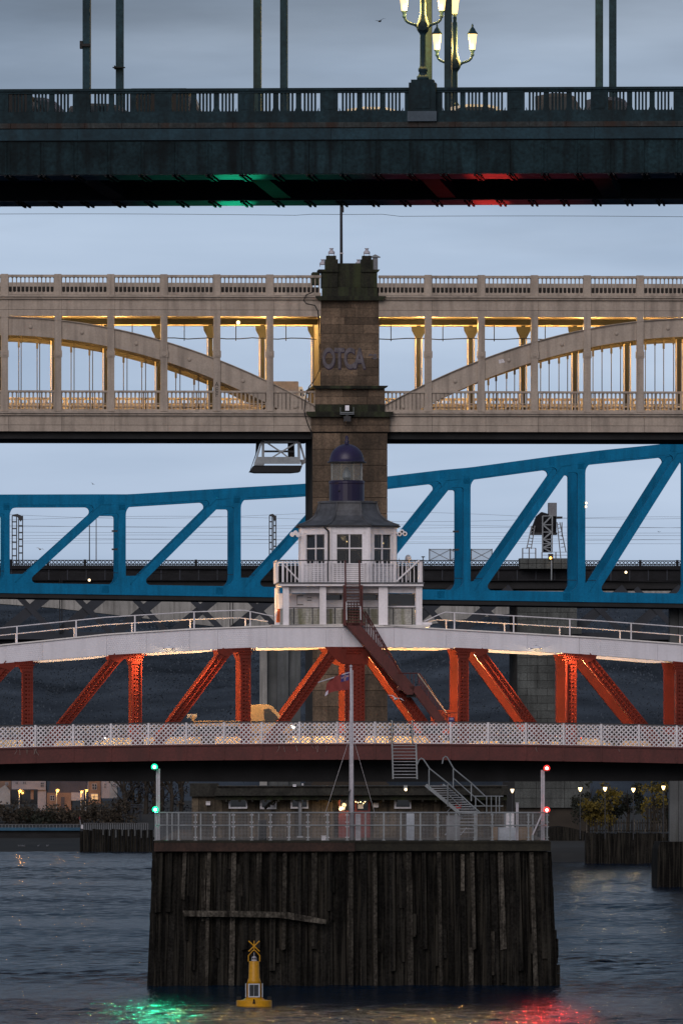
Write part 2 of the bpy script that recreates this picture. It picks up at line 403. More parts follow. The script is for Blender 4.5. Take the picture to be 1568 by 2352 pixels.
for h in hang[1:5]:
    u0 = U(h, 3.6)
    tb('cross_girder', m_tyne2, u0-.35, u0+.35, 3.6, 18.1, zs+.5, zs+.06)
    for v in (3.6, 18.6):
        hb = MB(); hb.box(u0-.14, u0+.14, v, v+.02, Z(285), Z(-130)).box(u0-.14, u0-.115, v+.02, v+.5, Z(285), Z(-130)).box(u0+.115, u0+.14, v+.02, v+.5, Z(285), Z(-130)).box(u0-.115, u0+.115, v+.30, v+.32, Z(285), Z(-130))
        z0 = Z(285)
        while z0 < Z(-130):
            for sx in (-.09, .09): hb.add([(u0+sx-.013, v, z0-.013), (u0+sx+.013, v, z0-.013), (u0+sx+.013, v, z0+.013), (u0+sx-.013, v, z0+.013), (u0+sx, v-.015, z0)], [(0,1,4),(1,2,4),(2,3,4),(3,0,4)])
            z0 += .3
        hb.build('hanger', m_tyne, ty)
u0 = U(198, 3.6)
MB().box(u0-.24, u0-.14, 3.5, 3.8, Z(93), Z(75)).box(u0-.16, u0+.17, 3.45, 3.6, Z(88), Z(82)).build('bracket', m_black, ty)
MB().box(u0-.24, u0+.24, 18.3, 18.6, Z(151, 18), Z(149, 18)).box(u0-.17, u0-.14, 18.2, 18.6, Z(154, 18), Z(146, 18)).build('bracket', m_black, ty)
def bars(a, b):
    mb = MB(); n = 5; wd = (U(b)-U(a)); bw = wd*.055
    for k in range(1, n):
        x = U(a) + wd*k/n; mb.box(x-bw, x+bw, .02, .16, Z(254), Z(212))
    for k in range(n):                                            # little pointed cusps at the foot of every opening
        x = U(a) + wd*(k+.5)/n
        for sx in (-1, 1): mb.prism([(x+sx*wd*.1, Z(254)), (x+sx*wd*.1, Z(246)), (x+sx*wd*.02, Z(254))], .03, .14)
    mb.build('baluster_panel', m_tynest, ty)
def post(a, b, wide):
    mb = MB().box(U(a), U(b), -.04 if wide else .0, .24, Z(254), Z(212))
    if wide: mb.box(U(a+8), U(b-8), -.055, -.04, Z(250), Z(216))
    mb.build('pilaster' if wide else 'mullion', m_tynest, ty)
wide = [(-213,-173),(-22,19),(167,207),(355,395),(546,583),(735,775),(1164,1204),(1356,1396),(1546,1586),(1738,1778)]
spans = [(-173,-22),(19,167),(207,355),(395,546),(583,735),(775,939),(1001,1164),(1204,1356),(1396,1546),(1586,1738)]
for a, b in wide: post(a, b, True)
for a, b in spans:
    if b-a < 60: continue
    n = 3; gap = 12.0; o = (b-a-2*gap-7)/3
    if a == 775: a0, e = a+3.5, (b-10)
    else: a0, e = a+3.5, b
    if a == 775: post(929, 939, False)
    if a == 1001: post(1001, 1015, False); a0 = 1016
    if a in (1001, 775): o = (e-a0-2*gap-4)/3
    for k in range(n):
        s = a0+k*(o+gap); bars(s, s+o)
        if k < 2: post(s+o, s+o+gap, False)
ped = MB().box(U(939), U(1001), -.22, .75, Z(256), Z(190)).build('pedestal', m_tynest, ty)
MB().box(U(944), U(996), -.17, .7, Z(190), Z(183)).box(U(952), U(988), -.25, -.22, Z(250), Z(198)).build('cap_stone', m_tynest, ped, ty)
MB().box(U(936), U(1003), -.27, .75, Z(279), Z(256)).build('base_block', m_tyneblk, ped, ty)

# three-lantern lamps on the parapets
def lantern(t, cx, z0, s):
    h = MB().lathe([(.10*s,z0),(.175*s,z0+.62*s)], cx, 0, 6)
    g = h.build('lantern_glass', e_lamp, t)
    MB().lathe([(.21*s,z0+.62*s),(.20*s,z0+.66*s),(.13*s,z0+.74*s),(.10*s,z0+.82*s),(.05*s,z0+.88*s),(.03*s,z0+.93*s),(.045*s,z0+.96*s),(.006*s,z0+1.04*s)], cx, 0, 8).build('lantern_hood', m_tyne, t)
    MB().lathe([(.045*s,z0-.26*s),(.075*s,z0-.20*s),(.05*s,z0-.14*s),(.08*s,z0-.05*s),(.115*s,z0-.02*s),(.115*s,z0+.005*s)], cx, 0, 10).build('lantern_cup', m_tyne, t)
def lamp_post(label, px, v):
    t = thing('street_lamp', label, 'street lamp', f, uvz=(f.u(px, v), v, Z(183)), group='three-lantern lamps on the road bridge')
    ORG[t.name] = (0, 0, 0)
    q = f.m(1)
    prof = [(14,0),(14,9),(11.5,10),(10,13),(8.5,17),(10.5,20),(11,24),(10.5,27),(8.5,29),(7.3,33),(7,60),(6.8,104),(8,107),(11,111),(14,116),(15,122),(14,128),(13,132),(10,140),(9,146),(8,149),(6.6,153),(6.3,190),(6,225),(4,228),(5,236),(3,242)]
    MB().lathe([(r*q, z*q) for r, z in prof], 0, 0, 14).build('lamp_column', m_tyne, t, smooth=True)
    bo = MB().lathe([(9*q,0),(11*q,1.5*q),(11*q,3*q),(1*q,4*q)], 0, 0, 14).build('boss', m_tynest, t)
    bo.rotation_euler = (R(90), 0, 0); bo.location = (0, -13*q, 124*q)
    for sx in (-1, 1):
        p = [(sx*x*q, 0, z*q) for x, z in ((10,121),(18,127),(28,130),(35,133),(40,138),(42,145),(42.5,150))]
        MB().tube(p, [3.6*q,3.2*q,3*q,2.9*q,3*q,3.4*q,3*q], 8).build('lamp_arm', m_tyne, t, smooth=True)
        lantern(t, sx*43*q, 159*q, 1.0)
        lamp('lamp_light', 1200, (1, .62, .16), t, t, (sx*43*q, .34, 166*q), r=.1); lamp('lamp_light', 60, (1, .66, .22), t, t, (sx*43*q, -.30, 164*q), r=.1)
    lantern(t, 0, 246*q, 1.0)
    return t
lamp_post('nearer green three-lantern street lamp on the stone pedestal of the parapet', 971, .2)
lamp_post('farther three-lantern street lamp whose mast is half hidden by a hanger', 1044, 21.4)

# vehicles on the road bridge
def car(label, fr, px, py, v, ln, ht, mat, face=1, cat='car', group=None, tail=False, head=False, boxy=0.0, glassy=m_glass):
    t = thing('parked_car' if cat == 'car' else 'van', label, cat, fr, px, py, v, group=group); ORG[t.name] = (0, 0, 0)
    h = ln/2; wd = .86; b = ht*.56
    def loft(secs, name, mat):
        # secs: list of (profile polygon, y); one shell through the sections
        n = len(secs[0][0]); vs = [(x*face, y, z) for poly, y in secs for x, z in poly]; fs = []
        for i in range(len(secs)-1):
            for k in range(n): fs.append((i*n+k, i*n+(k+1) % n, (i+1)*n+(k+1) % n, (i+1)*n+k))
        fs += [tuple(range(n)), tuple(range(len(secs)*n-1, (len(secs)-1)*n-1, -1))]
        return MB().add(vs, fs).build(name, mat, t)
    low = [(-h,.28),(-h-.02,b*.75),(-h+.12,b*.98),(-h*.3,b),(h*.45,b),(h*.85,b*.84),(h,b*.62),(h,.28)]
    sh = lambda p, k, dz: [(x*k, z+dz) for x, z in p]
    loft([(sh(low,.96,0),-wd),(low,-wd+.1),(low,wd-.1),(sh(low,.96,0),wd)], 'body', mat)
    cab = [(-h*.86+.1,b-.02),(-h*(.68+.2*boxy),ht*.93),(-h*.35,ht),(h*.05,ht*.985),(h*.22,ht*.93),(h*.50,b-.02)]
    loft([(cab,-wd+.06),([(x*.97, z) for x, z in cab],-wd+.16),([(x*.97, z) for x, z in cab],wd-.16),(cab,wd-.06)], 'roof', mat)
    for sy in (-1, 1):
        y = sy*(wd-.045)
        win = [(-h*.66,b+.04),(-h*.58,ht*.88),(-h*.33,ht*.93),(h*.03,ht*.92),(h*.16,ht*.88),(h*.36,b+.04)]
        MB().prism([(x*face, z) for x, z in win], y-.012, y+.012).build('side_window', glassy, t)
    for sx in (-.62, .6):
        for sy in (-1, 1):
            w_ = MB().lathe([(.02,-.1),(.30,-.1),(.32,0),(.30,.1),(.02,.1)], 0, 0, 14).build('wheel', m_rubber, t)
            w_.rotation_euler = (R(90), 0, 0); w_.location = (sx*h*face, sy*(wd-.1), .32)
    for sy in (-1, 1):
        MB().box(*sorted((face*(h-.02), face*(h+.02))), sy*.62-.13, sy*.62+.13, b*.58, b*.74).build('headlight', e_head if head else m_greyfr, t)
        MB().box(*sorted((-face*(h-.02), -face*(h+.03))), sy*.66-.11, sy*.66+.11, b*.62, b*.84).build('tail_light', e_tail if tail else m_red, t)
    return t
m_cars = [M('car paint '+n, c, .25, var=.05, fine=.02) for n, c in (('black', (.012,.012,.014)), ('silver', (.45,.46,.48)), ('dark blue', (.015,.02,.04)), ('white', (.6,.6,.6)))]
ROADZ = 284
def on_road(py_roof, v, ht): return py_roof
def carTY(label, px, roof, v, ln, mat, **k):
    zr = f.z(roof, v); t = car(label, f, px, 280, v, ln, zr - Z(300), mat, **k)
    t.location = f.world(f.u(px, v), v, Z(300)); return t
carTY('black low car with arched roof behind the parapet bars left of centre', 253, 237, 8, 4.3, m_cars[0])
carTY('dark car with glowing red tail lamps at far left of the road bridge', 100, 222, 8, 4.2, m_cars[2], tail=True)
carTY('silver car with pale roof just right of the lamp pedestal', 1118, 242, 8, 3.9, m_cars[1])
carTY('dark hatchback behind the parapet bars at far right', 1300, 217, 8, 2.9, m_cars[0], boxy=.6, group=None)
carTY('dark blue estate car half behind the right pilaster', 1415, 226, 11, 3.3, m_cars[2])
carTY('silver car with only its roof edge showing left of the lamp pedestal', 880, 247, 8, 4.0, m_cars[1])
# dark box van between two pilasters, and another at the far left edge
def boxvan(label, px, v, ln, ht, fr=f, zb=None, mat=m_black, cabm=m_cars[0]):
    t = thing('delivery_van', label, 'van', fr, uvz=(fr.u(px, v), v, zb)); ORG[t.name] = (0, 0, 0)
    h = ln/2
    MB().prism([(-h,.45),(-h,ht-.06),(-h+.06,ht),(h*.55,ht),(h*.58,ht-.05),(h*.58,.45)], -.95, .95).build('cargo_box', mat, t)
    MB().prism([(h*.585,.4),(h*.585,ht*.84),(h*.75,ht*.84),(h*.92,ht*.55),(h,ht*.5),(h,.4)], -.88, .88).build('cab', cabm, t)
    MB().prism([(h*.65,ht*.56),(h*.66,ht*.76),(h*.74,ht*.76),(h*.86,ht*.56)], -.9, -.885).build('side_window', m_glass, t)
    for sx in (-.6, .72):
        for sy in (-.78, .78):
            w_ = MB().lathe([(.02,-.1),(.33,-.1),(.35,0),(.33,.1),(.02,.1)], 0, 0, 14).build('wheel', m_rubber, t)
            w_.rotation_euler = (R(90), 0, 0); w_.location = (sx*h, sy, .35)
    return t
boxvan('dark box van filling the parapet openings left of centre', 386, 5.6, 2.75, 1.93, zb=Z(300))
boxvan('dark box van at the far left edge of the road bridge', 30, 6.5, 2.6, 1.78, zb=Z(300))

# ------------------------------------------------------------------ cream iron double-deck bridge
f = HL
hl = thing('iron_arch_bridge', 'cream iron double-deck bridge with bowed arches, baluster parapets and lamplit arcade', 'bridge', f, uvz=(0,0,0))
def hb(n, mat, a, b, y0, y1, zt, zb, **k): return MB().box(U(a), U(b), y0, y1, Z(zb), Z(zt)).build(n, mat, hl, **k)
PL = [-111, 10.5, 133, 254.5, 376.5, 498, 619.5]; PR = [983, 1105, 1227, 1348, 1469.5, 1591]
TW0, TW1 = 736, 870
ZU = Z(727)
def side(a, b): # two runs of bridge left and right of the tower
    return
runs = ((-115, 737, PL), (869, 1650, PR))
for a, b, P in runs:
    hb('handrail', m_cream, a, b, -.10, .30, 632, 637.5)
    hb('parapet_foot', m_cream, a, b, -.06, .26, 672, 678)
    hb('cornice', m_cream, a, b, -.34, .2, 679, 683); hb('cornice', m_cream, a, b, -.22, .2, 683.2, 688)
    hb('soffit_board', m_cream2, a, b, .42, 9.6, 725.2, 726.8)
    hb('footway_beam', m_black, a, b, 3.7, 4.1, 727, 739)  # painted black to read as unlit between the lamplit soffit strips
    MB().box(U(a), U(b), 9.6, 10.0, ZU-.17, Z(690)).build('far_fascia', m_cream2, hl)
    hb('track_bed', m_brown, a, b, 1.9, 8.0, 656, 720)
    MB().box(U(a), U(b), 9.8, 10.0, Z(678), Z(650, 10)).build('far_parapet', m_cream, hl)
    # lower deck
    lo = (a, 717) if a < 0 else (888, b)
    hb('handrail', m_cream, a, b, -.06, .24, 897.5, 902)
    hb('parapet_foot', m_cream, a, b, -.04, .22, 941, 946)
    hb('cornice', m_cream, lo[0], lo[1], -.34, .2, 946.5, 950); hb('cornice', m_cream, lo[0], lo[1], -.22, .2, 950.2, 955)
    hb('lower_deck', m_brown, a, b, .3, 9.6, 950, 990)
    hb('deck_edge_beam', m_black, lo[0], lo[1], .35, 9.8, 990.5, 1008)
    MB().box(U(a), U(b), 9.8, 10.0, Z(946), Z(915)).build('far_footway_wall', m_cream2, hl)
    MB().box(U(a), U(b), 6.4, 6.5, Z(946), Z(936)).box(U(a), U(b), 6.4, 6.5, Z(926), Z(922)).box(U(a), U(b), 3.4, 3.5, Z(930), Z(926)).build('traffic_barrier', m_cream2, hl)
# parapet bays
for P in (PL, PR):
    for i, p in enumerate(P):
        hb('pilaster', m_cream, p-8.2, p+8.2, -.14, .34, 630.5, 679)
        zb = 945
        # column with capital, roundel block and foot
        c = hb('column', m_cream, p-8, p+8, -.10, .30, 727, zb)
        MB().box(U(p-9.5), U(p+9.5), -.14, .32, Z(821), Z(806)).build('roundel_block', m_cream, c, hl)
        r = MB().lathe([(.14, 0), (.15, .02), (.10, .025), (.09, .01), (.001, .01)], 0, 0, 16).build('roundel', m_cream, c, hl)
        r.rotation_euler = (R(90), 0, 0); r.location = (U(p), -.145, Z(813.5))
        if p < 720 and p > 0 or p > 900:
            pass
ends = {6: 737, }
def bal_panel(a, b, zt, zb, n, lower=False):
    mb = MB(); wd = U(b)-U(a); bw = wd/n*(.20 if lower else .14)
    for k in range(n+1):
        x = U(a)+wd*k/n; mb.box(x-bw, x+bw, .02, .12, Z(zb), Z(zt))
    for k in range(n):
        x0 = U(a)+wd*k/n; x1 = U(a)+wd*(k+1)/n; xm = (x0+x1)/2; hh = (x1-x0)*.40
        for zz, sg in ((Z(zt), -1), (Z(zb), 1)):
            mb.prism([(x0, zz), (x0, zz+sg*hh), (x0+(xm-x0)*.35, zz+sg*hh*.4), (xm, zz)], .03, .11)
            mb.prism([(x1, zz), (x1, zz+sg*hh), (x1-(xm-x0)*.35, zz+sg*hh*.4), (xm, zz)], .03, .11)
    if lower:
        mb.box(U(a), U(b), .03, .11, Z((zt+zb)/2+6), Z((zt+zb)/2+4.5))
    mb.build('baluster_panel', m_cream, hl)
gaps = [(PL[i]+8.5, PL[i+1]-8.5) for i in range(6)] + [(628, 733)] + [(872, 974.5)] + [(PR[i]+8.5, PR[i+1]-8.5) for i in range(5)]
for a, b in gaps: bal_panel(a, b, 637.5, 672, 11)
for a, b in gaps[:6]+gaps[8:]: bal_panel(a, b, 902, 941, 11, True)
for a, b in gaps[:6]+gaps[8:]+[(629, 735), (872, 974)]:           # the footway railing on the far side
    mb = MB(); wd = U(b)-U(a)
    for k in range(15): x = U(a)+wd*k/14; mb.box(x-.045, x+.045, 9.75, 9.8, Z(946), Z(903))
    mb.box(U(a), U(b), 9.75, 9.8, Z(907), Z(901)).box(U(a), U(b), 9.7, 9.75, Z(922), Z(919)); mb.build('rear_railing', m_cream2, hl)
bal_panel(629, 722, 902, 941, 10, True); bal_panel(882, 974, 902, 941, 10, True)
# fascia plates with joints
J = [-111, 20, 142, 264, 386, 507.5, 629, 737]; JR = [869, 992, 1115, 1236, 1358, 1479, 1601, 1650]
for js in (J, JR):
    for a, b in zip(js, js[1:]):
        hb('fascia_plate', m_cream, a+.3, b-.3, -.06, .42, 688, 711.6); hb('fascia_plate', m_cream, a+.3, b-.3, -.09, .42, 712.4, 727)
    for a, b in zip(js, js[1:]):
        a2, b2 = (a, min(b, 717)) if a < 740 else (max(a, 888), b)
        hb('fascia_plate', m_cream, a2+.3, b2-.3, -.06, .40, 955, 976.6); hb('fascia_plate', m_cream, a2+.3, b2-.3, -.09, .40, 977.4, 991.5)
hb('joint_backing', m_brown, -115, 737, .0, .05, 688.5, 726.5); hb('joint_backing', m_brown, 869, 1650, .0, .05, 688.5, 726.5)
# arch ribs
def arch(c0, sg, v0, v1, mat, name='arch_rib', dz=0, x1=None):
    top, bot = [], []
    xs = [(-110+i*10) for i in range(86)]
    for x in xs:
        if sg < 0 and x > 733: break
        X = x
        zt = 729.8+3.86e-4*X*X+dz; zb = 770.8+4.1e-4*X*X+dz
        if zt > 945: break
        zb = min(zb, 945.5)
        top.append((U(c0+sg*X), Z(zt))); bot.append((U(c0+sg*X), Z(zb)))
    mb = MB().strip(top, bot, v0, v1)
    # flange lips
    up = [(x, z+.05) for x, z in top]; mb.strip(up, top, v0-.14, v1+.05)
    o = mb.build(name, mat, hl)
    for k in ((72, 190, 315, 437, 560, 680) if v0 < 1 else ()):
        zt = (729.8+3.86e-4*k*k+770.8+4.1e-4*k*k)/2
        r = MB().lathe([(.12, 0), (.12, .03), (.08, .06), (.001, .07)], 0, 0, 12).build('boss', mat, o, hl)
        r.rotation_euler = (R(90), 0, 0); r.location = (U(c0+sg*k), v0-.005, Z(zt))
arch(-2, 1, .02, .28, m_cream); arch(1605, -1, .02, .28, m_cream)
arch(-2, 1, 9.7, 9.95, m_brown); arch(1605, -1, 9.7, 9.95, m_brown)
arch(-2, 1, 3.75, 4.0, m_brown); arch(1605, -1, 3.75, 4.0, m_brown)
# far columns, brackets, hangers
for P in (PL[1:]+[741], [862]+PR):
    for p in P:
        u = U(p)
        for v in (9.7,):
            cc = MB().box(u-.12, u+.12, v-.15, v+.15, Z(950), ZU-.1).build('rear_column', m_black, hl)  # black web and bracket paint in the unlit front of a cream column
            MB().box(u-.22, u-.16, v-.22, v+.2, Z(950), ZU-.1).box(u+.16, u+.22, v-.22, v+.2, Z(950), ZU-.1).build('column_flange', m_cream2, cc, hl)
            MB().prism([(u-.45, ZU-.2), (u+.45, ZU-.2), (u+.42, ZU-.45), (u+.18, ZU-.9), (u-.18, ZU-.9), (u-.42, ZU-.45)], v-.45, v-.24).build('knee_bracket', m_black, cc, hl)
for c0, sg, P in ((-2, 1, PL[1:]), (1605, -1, [p for p in PR[::-1]])):
    for a in range(6):
        for q in (.33, .68):
            X = 12+122*a+122*q
            zb = 770.8+4.1e-4*X*X
            if zb > 890: continue
            for v in (2.0, 9.0):
                u = U(c0+sg*X)
                MB().tube([(u, v, Z(945)), (u, v, Z(zb-8))], .028, 5).build('hanger_rod', m_brown, hl)
                MB().box(u-.06, u+.06, v-.06, v+.06, Z(zb+14), Z(zb-8)).build('rod_socket', m_brown, hl)
# electrification wire under the upper deck and its droppers
mb = MB()
for a, b in ((319, 737), (869, 1400)): mb.tube([(U(a+i*(b-a)/14), 5.2, Z(769.5+1.6*math.sin(i*1.9))) for i in range(15)], .03, 4)
for p in (310, 430.5, 550, 666, 909, 1029, 1148, 1266): mb.box(U(p)-.025, U(p)+.025, 5.17, 5.23, Z(775), ZU)
mb.build('service_cable', m_black, hl)
for p in (90, 209, 330, 450, 570, 1046, 1166, 1285, 1406, 1524):
    MB().box(U(p)-.03, U(p)+.03, 2, 2.1, Z(1014), Z(1006)).build('deck_stud', m_black, hl)
# lamps in the arcade
for p, e in ((-50, 1), (71, 1.1), (193, .5), (315, 1.2), (437, .1), (559, 1.5), (680, 1.3), (925, 1.3), (1045, 1.4), (1166, .08), (1288, 1.1), (1409, .45), (1530, 1.1)):
    u = U(p, 6.2); zl = ZU-.10
    MB().box(u-.3, u+.3, 6.1, 6.3, zl, zl+.14).build('arcade_lamp', e_warm if e > .3 else m_grey, hl)
    lamp('lamp_light', 1100*e, (1, .58, .17), hl, hl, (u, 6.2, zl-.12), r=.15)
for p, e in ((10.5, 1), (133, .45), (254.5, 1.1), (376.5, .12), (498, .3), (619.5, 1.4), (737, .8), (869, .8), (983, 1.4), (1105, .4), (1227, .45), (1348, 1.1), (1469.5, .5), (1591, 1)):
    u = U(p, .5)                                                  # lamps on the backs of the columns
    MB().box(u-.06, u+.06, .31, .5, ZU-.5, ZU-.42).box(u-.1, u+.1, .45, .6, ZU-.56, ZU-.5).build('column_lamp', m_grey, hl)
    lamp('lamp_light', 420*e, (1, .60, .18), hl, hl, (u, .72, ZU-.58), r=.08)
u = U(549); MB().ball((u, 1.2, Z(739)), .11).build('globe_lamp', e_warm, hl); lamp('lamp_light', 30, (1, .66, .25), hl, hl, (u, .9, Z(741)), r=.1)
for i, ch in enumerate('AEF'):
    o = text_mesh('painted_letter', ch, .38, m_brown, hl, align='CENTER'); o.location = (U(497.5), -.108, Z(888+i*12))
o = text_mesh('painted_letter', 'sa', .42, m_latt, hl, .015, align='CENTER'); o.location = (U(1152), .012, Z(832)); o.rotation_euler = (R(90), R(-12), 0)

# stone tower of the iron bridge
tw = thing('stone_pier', 'sooty sandstone bridge pier with spray-painted letters, rising through the cream iron bridge', 'bridge pier', f, uvz=(0,0,0))
D = 9.0
def core(x0, x1, y0, y1, a, b): return MB().box(U(x0), U(x1), y0, y1, Z(b), Z(a))
mb = core(736, 870, .12, D, 688, 888); mb.v += []; 
mb.add(core(724, 882, -.08, D, 888, 950).v, core(0,1,0,1,1,0).f); mb.add(core(714, 894, -.28, D, 950, 994).v, core(0,1,0,1,1,0).f)
mb.add(core(718, 888, -.16, D, 994, 1800).v, core(0,1,0,1,1,0).f); mb.add(core(714, 892, -.3, D, 1800, 2060).v, core(0,1,0,1,1,0).f)
mb.build('core_wall', m_mortar, tw)
rs = random.Random(3)
def course(x0, x1, a, b, v, n, mat, dep=.25):
    cuts = [x0] + sorted(x0+(x1-x0)*(i+rs.uniform(-.28,.28))/n for i in range(1, n)) + [x1]
    for p, q in zip(cuts, cuts[1:]):
        pr = rs.uniform(0, .035)
        MB().box(U(p)+.008, U(q)-.008, v-pr, v+dep, Z(b)+.008, Z(a)-.008).build('stone', mat, tw)
y = 690
k = 0
while y < 884:
    h = min(rs.choice([15, 17, 19, 21]), 886-y); course(735, 871, y, y+h, 0, 2+(k % 2), m_stone); y += h; k += 1
for a, b in ((893, 911), (911, 929)): course(723, 883, a, b, -.2, 3, m_stone)
course(723, 883, 929, 946, -.2, 3, m_moss)
course(713, 895, 958, 976.5, -.4, 3, m_stone); course(714, 894, 977, 992, -.4, 2, m_stone)
y = 995
while y < 1690:
    course(717, 889, y, y+36.5, -.28, 2 if k % 2 else 3, m_stone); y += 37; k += 1
def ledge(n, x0, x1, a, b, v, mat=m_moss):
    MB().prism([(U(x0), Z(a)), (U(x1), Z(a)), (U(x1-2), Z(a+(b-a)*.45)), (U(x1-8), Z(b)), (U(x0+8), Z(b)), (U(x0+2), Z(a+(b-a)*.45))], v, D+.3).build(n, mat, tw)
ledge('cornice', 723, 885, 680, 690, -.42); ledge('cornice', 717, 890, 886, 893, -.55); ledge('cornice', 702, 902, 946, 958, -.75)
# crown of the tower
mb = core(740, 866, .0, .6, 659, 680); mb.build('crown_base', m_moss, tw)
core(775, 829, .25, .6, 603.5, 659).build('crown_recess', m_moss, tw)
for a, b in ((740, 775), (829, 866)):
    core(a, b, -.05, 2.0, 622, 659).build('crown_pier', m_moss, tw)
for s_, (a, b, c, d) in (('l', (731, 776, 747, 776)), ('r', (829, 872, 829, 857))):
    MB().prism([(U(a), Z(618.5)), (U(b), Z(618.5)), (U(b-(0 if s_ == 'l' else 4)), Z(624)), (U(a+(4 if s_ == 'l' else 0)), Z(624))], -.2, 2.1).build('crown_cap', m_moss, tw)
    core(c, d, -.02, .9, 595, 618.5).build('crown_block', m_moss, tw); core(c+3, d-4, .05, .8, 586.5, 595).build('crown_block', m_moss, tw)
core(731, 748, 7.0, 8.8, 612, 640).build('crown_block', m_moss, tw); core(815, 829, 7.0, 8.8, 612, 640).build('crown_block', m_moss, tw)
# spray-painted letters
def word(txt, px, py, size, mat, off, name='graffiti', dv=-.042, sp=1.0):
    o = text_mesh(name, txt, size, mat, tw, off, sp=sp); o.location = (U(px), dv, Z(py)); return o
o = word('OTCA', 740.5, 846, 1.66, m_graf2, .072, dv=-.040, sp=.93); o.scale = (.57, 1, 1)
o = word('OTCA', 739.5, 844, 1.66, m_graf, .050, dv=-.048, sp=.93); o.scale = (.57, 1, 1)
word('es', 845, 824, .62, m_graf, .02, dv=-.044)
# things on and about the tower
def urn(label, px, py, v, s=1.0):
    t = thing('floodlight', label, 'floodlight', f, px, py, v, group='small lamps on the pier crown'); ORG[t.name] = (0,0,0)
    q = f.m(1)*s
    MB().box(-7*q, -5.5*q, -3*q, 3*q, 0, 7*q).box(5.5*q, 7*q, -3*q, 3*q, 0, 7*q).build('stand', m_pole, t)
    MB().lathe([(7*q,4*q),(8*q,6*q),(7*q,9*q),(4*q,12*q),(3*q,14*q),(5*q,16*q),(5*q,17*q)], 0, 0, 12).build('lamp_housing', m_pole, t)
urn('small pale floodlight on the left crown block of the stone pier', 761, 586.5, .4)
urn('small pale floodlight on the right crown block of the stone pier', 842, 586.5, .4)
urn('small pale floodlight on the rear left corner of the stone pier', 741, 612, 7.6)
urn('small pale floodlight peeping over the recessed crown wall', 823, 612, 7.6)
t = thing('flagpole', 'tall dark mast rising from the stone pier crown', 'mast', f, px=784, py=659, v=1.0); ORG[t.name] = (0,0,0)
MB().tube([(0,0,0),(-.01,0,f.m(60)),(-.02,0,f.m(215))], [.10,.09,.08], 8).build('shaft', m_dkmetal, t)
MB().box(-.11,.11,-.11,.11,f.m(77),f.m(79)).build('band', m_latt, t)
MB().box(-.02,.14,-.06,.06,f.m(172),f.m(184)).build('insulator', m_dkmetal, t)
t = thing('cabinet', 'small flat-topped metal cabinet at right of the pier crown', 'cabinet', f, px=861, py=618.5, v=3); ORG[t.name] = (0,0,0)
q = f.m(1)
MB().box(-5*q, 6*q, -.2, .3, 0, 29*q).build('body', m_grey, t); MB().prism([(-8*q,31*q),(0,35*q),(12*q,29*q),(12*q,28*q),(-8*q,28*q)], -.3, .4).build('lid', m_galv, t)
t = thing('floodlight', 'black and white floodlight bracket on the front of the stone pier above the cupola', 'floodlight', f, px=797, py=948, v=-1.1); ORG[t.name] = (0,0,0)
MB().box(-16*q, 16*q, -.1, .9, 0, 1.5*q).box(-16*q, 16*q, -.1, .9, -3.5*q, -2.2*q).box(-16*q,-15*q,-.1,0,-3*q,13*q).box(14*q,15*q,-.1,0,-3*q,13*q).build('bracket', m_galv, t)
MB().box(-4.5*q, 4.5*q, -.1, .2, 5*q, 17*q).build('control_box', m_upvc, t)
MB().box(-8*q, 8*q, -.15, .3, -20*q, -8*q).box(-3*q, 3*q, 0, .2, -8*q, -3.5*q).build('lamp_head', m_dkmetal, t)
t = thing('cable', 'black cable snaking down the left edge of the stone pier', 'cable', f, uvz=(0,0,0))
pts = [(716,672,-.5),(702,678,-.5),(696,690,-.5),(702,698,-.5),(722,702,-.5),(729,715,-.45),(732,740,-.2),(733,800,-.2),(733,850,-.25),(722,872,-.5),(708,890,-.6),(700,915,-.9),(697,945,-.9),(700,960,-.9),(706,976,-.6),(714,994,-.5),(715,1004,-.5)]
MB().tube([(U(a), v, Z(b)) for a, b, v in pts], .035, 5).build('line', m_black, t)
t = thing('overhead_wire', 'thin overhead wire crossing the sky from the mast', 'wire', f, uvz=(0,0,0))
MB().tube([(U(x), 1.0, Z(490 - 3*abs(math.sin((x-784)/784*2.4)) + (3 if x < 700 else 5 if x > 900 else 0))) for x in range(-40, 1640, 40)], .013, 4).build('line', m_black, t)
# inspection cradle hung below the deck
t = thing('inspection_cradle', 'grey steel inspection cradle hanging below the iron bridge, left of the stone pier', 'cradle', f, uvz=(0,0,0))
B = lambda x: 548.8+x/7.69
C_ = lambda y: 972.2+y/7.69
def P2(x, y): return (U(B(x), 1), Z(C_(y), 1))
tr = lambda n, a, b, w_, m, v0=1.0, v1=1.12: MB().bar(P2(*a), P2(*b), w_, v0, v1).build(n, m, t)
tr('top_rail', (400,325), (1045,325), .13, m_galv)
tr('leg', (425,300), (425,735), .15, m_galv); tr('leg', (1055,330), (1060,715), .15, m_galv)
tr('leg', (400,330), (275,740), .09, m_galv); tr('leg', (1075,340), (1170,660), .10, m_grey, 1.2, 1.4)
tr('brace', (500,350), (760,520), .09, m_galv, .96, 1.0); tr('brace', (1010,345), (450,690), .09, m_galv, .90, .96); tr('brace', (760,520), (860,600), .09, m_galv, .96, 1.0)
tr('rail', (470,480), (1000,480), .12, m_grey, 3.0, 3.1); tr('leg', (950,340), (955,600), .4, m_brown, 3.2, 3.3)
MB().box(P2(300,0)[0], P2(1080,0)[0], .85, 1.0, P2(0,718)[1], P2(0,595)[1]).build('kick_board', m_galv, t)
MB().box(P2(270,0)[0], P2(440,0)[0], .9, 1.0, P2(0,745)[1], P2(0,690)[1]).build('corner_plate', m_galv, t)
MB().prism([P2(270,745), P2(1120,745), P2(1080,855), P2(940,870), P2(300,870), P2(200,850)], 1.0, 3.4).build('floor_tray', m_black, t)
